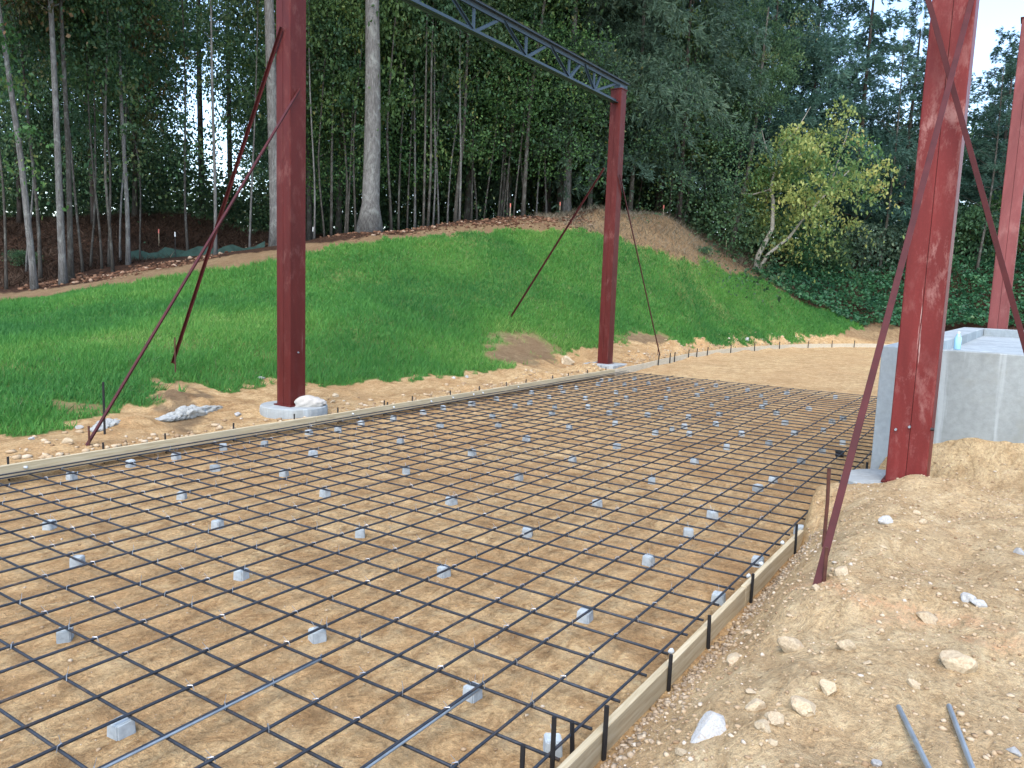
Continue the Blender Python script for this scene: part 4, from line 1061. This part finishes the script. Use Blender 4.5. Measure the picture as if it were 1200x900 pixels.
def trunk_mesh(H, r0, lean, bark, limbs, crown0, spread, seed, flare=1.5, curve=.15, n=9, r_top=.25):
    r = random.Random(seed); mb = MB(); pts = []; rad = []; K = 12
    ax, ay = r.uniform(0, 6), r.uniform(0, 6)
    def pos(t):
        return np.array([lean[0] * t * H + curve * math.sin(t * 4.5 + ax) * min(1, t * 4), lean[1] * t * H + curve * math.sin(t * 3.8 + ay) * min(1, t * 4), t * H])
    p0 = pos(0)
    for i in range(K + 1):
        t = i / K; t2 = t ** 1.25
        pts.append(pos(t2) - p0 * 1.0); rad.append(r0 * (1 - (1 - r_top) * t2) * (1 + (flare - 1) * max(0, 1 - t2 * H / .6)))
    pts[0] = pts[0] - np.array([0, 0, .3])
    mb.tube(pts, rad, n)
    for k in range(limbs):
        t = crown0 + (1 - crown0) * r.random() ** 1.1 * .95; b = pos(t) - p0; a = r.uniform(0, 6.28)
        L = spread * r.uniform(.4, 1.0); up = r.uniform(.15, .75)
        rb = r0 * (1 - (1 - r_top) * t) * r.uniform(.22, .42)
        d = np.array([math.cos(a), math.sin(a), up]); q = [b]
        for s in range(1, 5):
            b = b + d * L / 4; d = d + np.array([r.uniform(-.3, .3), r.uniform(-.3, .3), r.uniform(-.15, .25)]); d /= np.linalg.norm(d); q.append(b)
        mb.tube(q, [rb, rb * .75, rb * .5, rb * .3, rb * .12], 5)
        if r.random() < .6:
            e = q[2]; d2 = d + np.array([r.uniform(-1, 1), r.uniform(-1, 1), .2]); d2 /= np.linalg.norm(d2)
            mb.tube([e, e + d2 * L * .25, e + d2 * L * .5 + np.array([0, 0, .1])], [rb * .4, rb * .25, rb * .08], 4)
    me = mb.mesh('trunk', M[bark], smooth=True); return me, pos(1) - p0
tcount = [0]
def tree(px, depth, dia, H, kind, bark, label, cat='tree', group=None, lean=(0, 0), crown0=.4, cs=1.0, csz=None, mat=None, name='tree', curve=.15, flare=1.4, limbs=9, extra=None, py=270, n=9, ctop=None):
    tcount[0] += 1; k = tcount[0]
    d2 = wood_depth(px, depth); kf = d2 / depth; depth = d2; dia *= kf; H *= kf; cs *= kf ** .8
    P = at(px, py, depth); z = h1(P[0], P[1])
    t = thing(name, label, cat, (P[0], P[1], z), 0, group)
    # lean: (sideways to the right as seen, away) per metre of height
    r = ROT[0][:2] / np.linalg.norm(ROT[0][:2]); fwd = np.array([-r[1], r[0]]); lw = r * lean[0] + fwd * lean[1]
    tm, top = trunk_mesh(H, dia / 2, lw, bark, limbs, crown0, {'broad': 2.2, 'sap': .9, 'pine': 2.0, 'dense': 2.4, 'hem': 2.4, 'none': 1.2}.get(kind, 1.5) * cs, k, flare, curve, n)
    obj('trunk', tm, t)
    pool = {'broad': P_BROAD, 'sap': P_SAP, 'pine': P_PINE, 'dense': P_DENSE, 'hem': P_HEM}.get(kind)
    if pool:
        me = pool[k % len(pool)]
        hh = {'broad': 6.4, 'sap': 5.8, 'pine': 8.8, 'dense': 9.6, 'hem': 8.6}[kind]
        span = H * (1.06 - crown0); sz = csz or span / hh
        q = max(1, int(round(sz / cs / 1.15))) if kind in ('broad', 'sap') else 1
        for i in range(q):
            f = crown0 + (1.06 - crown0) * i / q * .96
            o = obj('crown', pool[(k + i) % len(pool)], t, (lw[0] * f * H + (random.uniform(-.4, .4) * cs if q > 1 else 0), lw[1] * f * H + (random.uniform(-.4, .4) * cs if q > 1 else 0), f * H), random.uniform(0, 6.28))
            tp = 1 if q == 1 else (1.05 - .35 * i / (q - 1)); o.scale = (cs * tp, cs * tp, sz / q * 1.12)
            if mat: with_mat(o, mat)
    return t
# --- trunks that can be told apart
tree(38, 19.5, .17, 13, 'broad', 'bark_grey', 'pale leaning trunk at far left of the wood, leaning left', lean=(-.085, .0), crown0=.55, cs=.8, mat='leaf', curve=.06, flare=1.3)
tree(72, 19.8, .19, 13, 'broad', 'bark_grey', 'pale straight trunk, left one of a close pair at far left', lean=(-.012, 0), crown0=.5, cs=.85, mat='leaf_rust', curve=.05)
tree(81, 20.3, .15, 12.5, 'broad', 'bark_thin', 'dim trunk, right one of a close pair at far left', lean=(.0, 0), crown0=.55, cs=.8, curve=.05)
tree(45, 21, .10, 10, 'sap', 'bark_thin', 'thin trunk between the leaning trunk and the close pair', lean=(-.02, 0), crown0=.4, cs=.9)
tree(237, 37, .30, 24, 'pine', 'bark_pine', 'tall dark pine with bare trunk against the sky, left of two', cat='pine tree', name='pine_tree', crown0=.36, cs=1.05, curve=.1, limbs=14)
tree(271, 38, .27, 24, 'pine', 'bark_pine', 'tall dark pine with bare trunk against the sky, right of two', cat='pine tree', name='pine_tree', crown0=.38, cs=1.0, curve=.12, limbs=14, lean=(-.008, 0))
tree(324, 22.5, .36, 17, 'broad', 'bark_grey', 'thick grey trunk half hidden behind the left column', lean=(-.02, 0), crown0=.6, cs=1.1, curve=.08, flare=1.35, n=14)
tree(433, 22.5, .52, 18, 'broad', 'bark_grey', 'large pale grey trunk with flared base at the lawn edge', lean=(.006, 0), crown0=.6, cs=1.25, curve=.13, flare=1.75, n=18)
tree(663, 27.5, .30, 15, 'broad', 'bark_grey', 'thick dim trunk behind the struts left of the middle column', lean=(-.004, 0), crown0=.5, cs=1.0, mat='leaf_bright', curve=.06)
tree(690, 28.5, .20, 14, 'hem', 'bark_thin', 'dim trunk with drooping boughs just left of the middle column', crown0=.18, cs=1.0, name='hemlock_tree')
tree(252, 22.5, .10, 11, 'sap', 'bark_grey', 'single pale sapling in front of the two tall pines', crown0=.5, cs=.7)
tree(149, 22, .13, 11, 'sap', 'bark_grey', 'straight grey sapling left of the silt fence', crown0=.45, cs=.9)
SAPL = [(4, 19.5, .07, -.0), (28, 22, .06, .03), (96, 21.5, .07, -.05), (104, 22, .06, .08), (118, 21.5, .06, -.01), (126, 21.8, .07, .0), (131, 21.2, .08, .01), (140, 23, .06, -.01), (163, 23, .05, -.09), (220, 24, .08, -.01),
        (292, 24, .07, .02), (345, 24, .08, 0), (368, 23.5, .06, .01), (381, 24, .06, -.01), (388, 24.5, .09, 0), (407, 24.2, .06, .03), (417, 24, .07, 0), (459, 23.6, .08, -.005), (467, 24.4, .07, .01), (477, 25, .06, 0), (486, 25, .08, -.02),
        (496, 23.8, .08, .004), (501, 23.8, .085, .012), (507, 24.4, .06, .04), (514, 25, .06, .02), (524, 25.5, .06, .05), (533, 24.4, .13, .004), (538, 24.3, .07, .005), (552, 26, .07, 0), (559, 26.5, .08, 0), (566, 26, .06, .05), (583, 26.5, .07, 0), (589, 26, .06, .01), (594, 26, .06, .01), (601, 25.4, .06, .05),
        (614, 27, .07, .0), (628, 27, .06, .03), (640, 28, .08, -.01), (745, 31, .08, .04), (783, 30.5, .10, .03), (790, 31, .08, .05), (806, 33, .12, .0), (820, 35, .12, .02)]
def sap_word(px):
    t = px / 12; f = int((t % 1) * 10)
    return words(int(t)) + (' point ' + ONES[f] if f else '') + ' percent'
for (px, d, di, ln) in SAPL:
    tree(px, d + random.uniform(-.2, .2), di, random.uniform(8.5, 11.5), 'sap', random.choice(['bark_thin', 'bark_thin', 'bark_thin', 'bark_grey']), 'slender sapling trunk at the wood edge, %s across the photo' % sap_word(px), cat='sapling', name='sapling', group='saplings at the wood edge',
         lean=(ln + random.uniform(-.03, .03), 0), crown0=random.uniform(.22, .42), cs=random.uniform(.85, 1.3), mat=random.choice([None, None, None, 'leaf_bright', 'leaf_bright', 'leaf_rust' if px < 330 else None]), curve=random.uniform(.08, .3), limbs=9, n=6)
# leaning trunks at the foot of the right slope
tree(858, 33.5, .26, 10, 'broad', 'bark_thin', 'dim leaning trunk with ivy at the right slope behind the yellow tree', lean=(.10, 0), crown0=.5, cs=.7, mat='leaf')
tree(845, 34.5, .16, 9, 'sap', 'bark_thin', 'thin leaning trunk left of the yellow tree', lean=(.13, 0), crown0=.45, cs=1.2)
# small trees with bright leaves low over the truss and at mid picture
tree(612, 25.5, .14, 13, 'broad', 'bark_thin', 'light green leafy tree whose boughs hang over the truss', lean=(.07, -.05), crown0=.50, cs=.85, mat='leaf_bright')
tree(585, 27, .10, 8.5, 'sap', 'bark_thin', 'small light green tree below the truss', lean=(.05, -.02), crown0=.4, cs=1.5, mat='leaf_bright')
tree(405, 24.6, .09, 7.5, 'sap', 'bark_thin', 'small light green tree left of the large trunk', lean=(-.03, -.02), crown0=.35, cs=1.3, mat='leaf_bright')
tree(800, 31.5, .09, 5.5, 'sap', 'bark_thin', 'low yellowing sapling right of the middle column', lean=(.04, -.03), crown0=.4, cs=1.3, csz=.5, mat='leaf_bright')
# hemlocks and dense conifers
for (px, d, H, kind, c0, cs, lb) in [(640, 30, 15, 'hem', .10, 1.0, 'drooping grey-green conifer left of the middle column'), (722, 31, 16, 'hem', .14, 1.15, 'drooping grey-green conifer directly behind the middle column'), (770, 32.5, 18, 'hem', .12, 1.2, 'broad drooping conifer right of the middle column'),
                                      (830, 37, 20, 'dense', .16, 1.25, 'dense dark conifer behind the leaning trunks'), (880, 40, 21, 'dense', .12, 1.35, 'dense dark conifer behind the left side of the yellow tree'), (940, 41, 19, 'dense', .10, 1.3, 'dense dark conifer directly behind the yellow tree'),
                                      (1000, 43, 16.5, 'dense', .08, 1.3, 'dense dark conifer left of the near right column'), (1055, 45, 12.5, 'dense', .06, 1.1, 'dark conifer behind the top of the foreground strut'), (1165, 46, 9.5, 'dense', .06, 1.0, 'dark conifer with sky gaps right of the near column'), (800, 44, 24, 'dense', .2, 1.4, 'tall dark conifer far behind, right of the truss end'), (690, 40, 22, 'dense', .2, 1.3, 'tall dark conifer far behind the truss end')]:
    tree(px, d, .34, H, kind, 'bark_pine', lb, cat='conifer', name='conifer', crown0=c0, cs=cs, curve=.05, limbs=8)
tree(1035, 42, .16, 12, 'none', 'bark_thin', 'bare grey twiggy tree left of the near right column', name='bare_tree', lean=(.02, 0), crown0=.25, limbs=34, cs=1.9)
tree(1150, 42, .15, 11, 'none', 'bark_thin', 'bare twiggy tree right of the near column', name='bare_tree', lean=(.03, 0), crown0=.3, limbs=26, cs=1.8)
tree(1190, 41, .2, 12, 'pine', 'bark_pine', 'thin dark tree at the right edge of the photo', name='pine_tree', crown0=.2, cs=.85, lean=(-.01, 0))
# woods behind: rows of trees that close the background, thinner towards the left
BACK = []
for i in range(20):
    BACK.append((-70 + i * 48 + random.uniform(-14, 14), random.uniform(28, 33), 'broad'))
for i in range(20):
    BACK.append((-70 + i * 50 + random.uniform(-18, 18), random.uniform(35, 43), random.choice(['broad', 'pine', 'broad'])))
for i in range(15):
    BACK.append((330 + i * 62 + random.uniform(-20, 20), random.uniform(46, 54), random.choice(['pine', 'dense', 'broad'])))
def back_label(px, d, kd):
    kind = {'broad': 'leafy', 'pine': 'pine', 'dense': 'dense conifer', 'hem': 'drooping conifer'}[kd]
    row = 'just behind the front trunks' if d < 34 else ('in the middle of the wood' if d < 45 else 'at the back of the wood')
    return '%s background tree %s, %s percent across the photo' % (kind, row, words(round(px / 12))) if 0 <= px <= 1200 else '%s background tree %s beyond the photo edge, %s metres away' % (kind, row, words(round(d)))
for px, d, kd in BACK:
    if px < -20 and d < 34: continue
    if px > 610 and kd == 'broad': kd = 'hem' if d < 34 else 'dense'
    if 215 < px < 310: continue
    if px < 340 and d > 34 and random.random() < .5: continue
    if px > 1010 and d < 45: continue
    if 800 < px < 1010 and d < 36: continue
    H = random.uniform(14, 19) if px < 900 else random.uniform(10.5, 12.5)
    tree(px, d, random.uniform(.14, .26), H, kd, random.choice(['bark_thin', 'bark_pine', 'bark_thin']), back_label(px, d, kd), group='background trees', crown0=random.uniform(.08, .26), cs=random.uniform(1.0, 1.4),
         curve=.12, limbs=7, n=6, mat={'broad': random.choice([None, None, None, 'leaf_bright'])}.get(kd))
# the yellowing small tree with a bent pale double stem
P = ground(886, 316); YD = (ROT @ (P - CAM))[2]
yt = thing('yellow_tree', 'small tree with yellowing leaves and a bent pale double stem at the lawn corner', 'tree', (P[0], P[1], h1(P[0], P[1])))
def rel_at(px, py, dd=0.0): return at(px, py, YD + dd) - P
mb = MB(); mb.tube([rel_at(884, 322), rel_at(888, 300), rel_at(905, 268), rel_at(906, 235, .2), rel_at(903, 222, .2), rel_at(908, 196, .4), rel_at(914, 172, .5)], [.13, .115, .10, .085, .075, .055, .03], 9)
mb.tube([rel_at(908, 196, .4), rel_at(898, 175, .2), rel_at(892, 150, .2)], [.05, .035, .012], 6); mb.tube([rel_at(903, 222, .2), rel_at(882, 228, -.2), rel_at(868, 226, -.4)], [.04, .03, .01], 5)
mb.tube([rel_at(914, 172, .5), rel_at(935, 150, .8), rel_at(950, 125, 1)], [.04, .03, .01], 6); mb.tube([rel_at(908, 196, .4), rel_at(940, 180, .9), rel_at(975, 165, 1.3)], [.05, .035, .012], 6)
obj('trunk', mb.mesh('trunk', M['bark_pale'], smooth=True), yt)
mb = MB(); mb.tube([rel_at(888, 318), rel_at(900, 298, .2), rel_at(925, 278, .4), rel_at(940, 258, .7), rel_at(970, 225, 1.0), rel_at(1000, 195, 1.3)], [.085, .08, .07, .055, .04, .02], 8)
mb.tube([rel_at(970, 225, 1.0), rel_at(985, 180, 1.2), rel_at(995, 150, 1.2)], [.045, .03, .01], 6)
obj('second_stem', mb.mesh('second_stem', M['bark_pale'], smooth=True), yt)
q = rel_at(940, 290, .9); kf = YD / 32; o = obj('crown', P_YEL, yt, q, .6); o.scale = (1.08 * kf, 1.08 * kf, 1.46 * kf)
# low shrubs: on the right slope, under the yellow tree, and at the wood edge
def shrub(px, py, s, label, mat='leaf', dd=0.0, sz=1.0):
    P = ground(px, py); P = at(px, py, (ROT @ (P - CAM))[2] + dd); t = thing('shrub', label, 'shrub', (P[0], P[1], h1(P[0], P[1])), 0, 'shrubs')
    mb = MB()
    for k in range(5):
        a = random.uniform(0, 6.28); mb.tube([(0, 0, -.1), (.25 * s * math.cos(a), .25 * s * math.sin(a), .5 * s * sz), (.55 * s * math.cos(a), .55 * s * math.sin(a), 1.0 * s * sz)], [.02, .014, .005], 5)
    obj('stem', mb.mesh('stem', M['bark_thin']), t)
    o = obj('foliage', P_SHR[random.randrange(2)], t, (0, 0, .02), random.uniform(0, 6)); o.scale = (s, s, s * sz); with_mat(o, mat)
for (px, py, s, lb, mt, sz) in [(930, 318, 1.5, 'dark shrub under the middle of the yellow tree', 'ivy', 1.3), (965, 322, 1.7, 'dark shrub under the right half of the yellow tree', 'leaf', 1.2), (1010, 318, 1.9, 'grey-green weedy shrub right of the yellow tree', 'hemlock', 1.3), (1050, 316, 1.9, 'grey-green shrub behind the foreground strut', 'hemlock', 1.2), (905, 300, 1.3, 'shrub climbing the pale double stem', 'ivy', 1.7),
                                (1140, 305, 2.1, 'shrub right of the near column above the ivy', 'leaf', 1.4), (1185, 300, 2.2, 'shrub at the right edge above the ivy', 'leaf_bright', 1.5), (1110, 300, 1.9, 'shrub hidden behind the near column above the ivy', 'leaf', 1.3), (826, 298, .45, 'low weedy shrub on the bare slope', 'ivy', .6),
                                (865, 270, 1.0, 'light green shrub at the foot of the dim leaning trunk', 'leaf_bright', 1.4), (30, 312, .6, 'small low shrub at the foot of the far left trunks', 'leaf', .8), (745, 243, .8, 'small shrub just right of the middle column', 'hemlock', 1.1)]:
    shrub(px, py, s, lb, mt, 0, sz)
# ivy blanket over the bank at right
IVY_POLY = world_poly([(885, 324), (905, 318), (960, 312), (1010, 318), (1070, 305), (1210, 300), (1330, 300), (1330, 382), (1210, 383), (1100, 386), (1040, 386), (1012, 382), (985, 374), (950, 362), (905, 336), (880, 326)])
ip = np.array(IVY_POLY); n_ = 150000
X = rng.uniform(ip[:, 0].min() - .5, ip[:, 0].max() + .5, n_); Y = rng.uniform(ip[:, 1].min() - .5, ip[:, 1].max() + .5, n_)
kp = inside(IVY_POLY, X + .5 * fbm(X, Y, 1, 3), Y + .5 * fbm(X, Y, 2, 3)); X = X[kp][:62000]; Y = Y[kp][:62000]
Z = hfast(X, Y) + .10 + .55 * np.clip(fbm(X * .6, Y * .6, 8, 3) + .35, 0, 1) * rng.uniform(.3, 1, len(X)) ** .5 + .15 * rng.random(len(X))
V, Fq = leaf_quads(np.stack([X, Y, Z], -1), .17, .8, .2, .9)
tn = np.clip(.4 + .5 * fbm(X * 1.5, Y * 1.5, 6, 3) + rng.normal(0, .15, len(X)), 0, 1)
o = obj('ivy_blanket', arrays_to_mesh('ivy_blanket', V, Fq, [M['ivy']], np.repeat(tn, 4))); o['kind'] = 'stuff'
tag(o, 'dark green ivy blanket covering the bank at right behind the tank', 'ivy')
# undergrowth between the trunks: leaves of countless seedlings, one mass
def mass(name, label, n, px0, px1, d0, d1, z0, z1, leaf, mat, cl=60, gap=None, sp=.5):
    Cs = []; Ts = []
    for k in range(n // cl):
        px = rng.uniform(px0, px1); d = rng.uniform(d0, d1); P = at(px, 330, wood_depth(px, d))
        zz = rng.uniform(z0, z1)
        if gap is not None and gap(px, zz, d): continue
        c = np.array([P[0], P[1], h1(P[0], P[1]) + zz])
        Cs.append(c + rng.normal(size=(cl, 3)) * np.array([sp, sp, sp * .6])); Ts.append(np.clip(rng.uniform(.1, .8) + rng.normal(0, .14, cl), 0, 1))
    C = np.concatenate(Cs); V, Fq = leaf_quads(C, leaf)
    o = obj(name, arrays_to_mesh(name, V, Fq, [M[mat]], np.repeat(np.concatenate(Ts), 4))); o['kind'] = 'stuff'; tag(o, label, 'undergrowth')
mass('undergrowth', 'dim leafy undergrowth between the trunks of the wood', 34000, 300, 870, 25, 36, .4, 7.0, .12, 'leaf', gap=lambda px, z, d: z < 2.6 and d < 31 and rng.random() < .85)
mass('undergrowth', 'light green leafy sprays hanging between the sapling trunks', 30000, 340, 700, 24.3, 29, 1.8, 8.0, .115, 'leaf_bright', cl=45, sp=.4)
mass('undergrowth', 'thin dim undergrowth among the trunks at left', 20000, -60, 300, 23, 36, .3, 9.0, .13, 'leaf', gap=lambda px, z, d: z < 1.8 or (225 < px and z < 7))
mass('distant_wood', 'dark mass of distant wood closing the background', 110000, 300, 1260, 52, 66, .0, 8.0, .34, 'leaf', sp=.9)
mass('distant_wood', 'thin dark mass of distant wood behind the left trunks', 32000, -120, 300, 42, 56, .0, 6.0, .32, 'leaf', sp=.9, gap=lambda px, z, d: 222 < px < 300 and z > 2.2)
mass('brush', 'dark brush low behind the trunks closing the view under the canopy', 60000, -140, 900, 30, 40, -.3, 2.6, .2, 'leaf', sp=.6, gap=lambda px, z, d: px < 215 and z < .8 and d < 36)
def twig_den(X, Y):
    g, f, dll = masks(X, Y); return f * .9
Pa = at(-60, 300, 23); Pb = at(330, 270, 38)
V, Fc, tn = blades(60000, (Pa[0] - 6, Pb[0] + 2, Pa[1] - 1, Pb[1] + 8), M['drygrass'], .05, .30, .016, twig_den, .8, lean=1.6)
M['twig'] = m_leaf('dead_twigs', [(0, (.025, .016, .011)), (.5, (.07, .045, .03)), (1, (.17, .12, .085))], 0.0, .9, 0, .1)
o = obj('forest_litter', arrays_to_mesh('forest_litter', V, Fc, [M['twig']], np.clip(tn * rng.uniform(.2, 1.3, len(tn) // 3).repeat(3), 0, 1))); o['kind'] = 'stuff'; tag(o, 'dead twigs and leaf litter on the dark forest floor at left', 'litter')
# dead stalks on the bare slope
def stalk_den(X, Y):
    g, f, dll = masks(X, Y); return (g < .1) * .8
P = ground(800, 275)
V, Fc, tn = blades(26000, (P[0] - 5, P[0] + 8, P[1] - 4, P[1] + 5), M['drygrass'], .05, .26, .014, stalk_den, lean=.9)
o = obj('dry_stalks', arrays_to_mesh('dry_stalks', V, Fc, [M['drygrass']], tn)); o['kind'] = 'stuff'; tag(o, 'grey dry stalks and twigs on the bare slope right of the middle column', 'dry stalks')
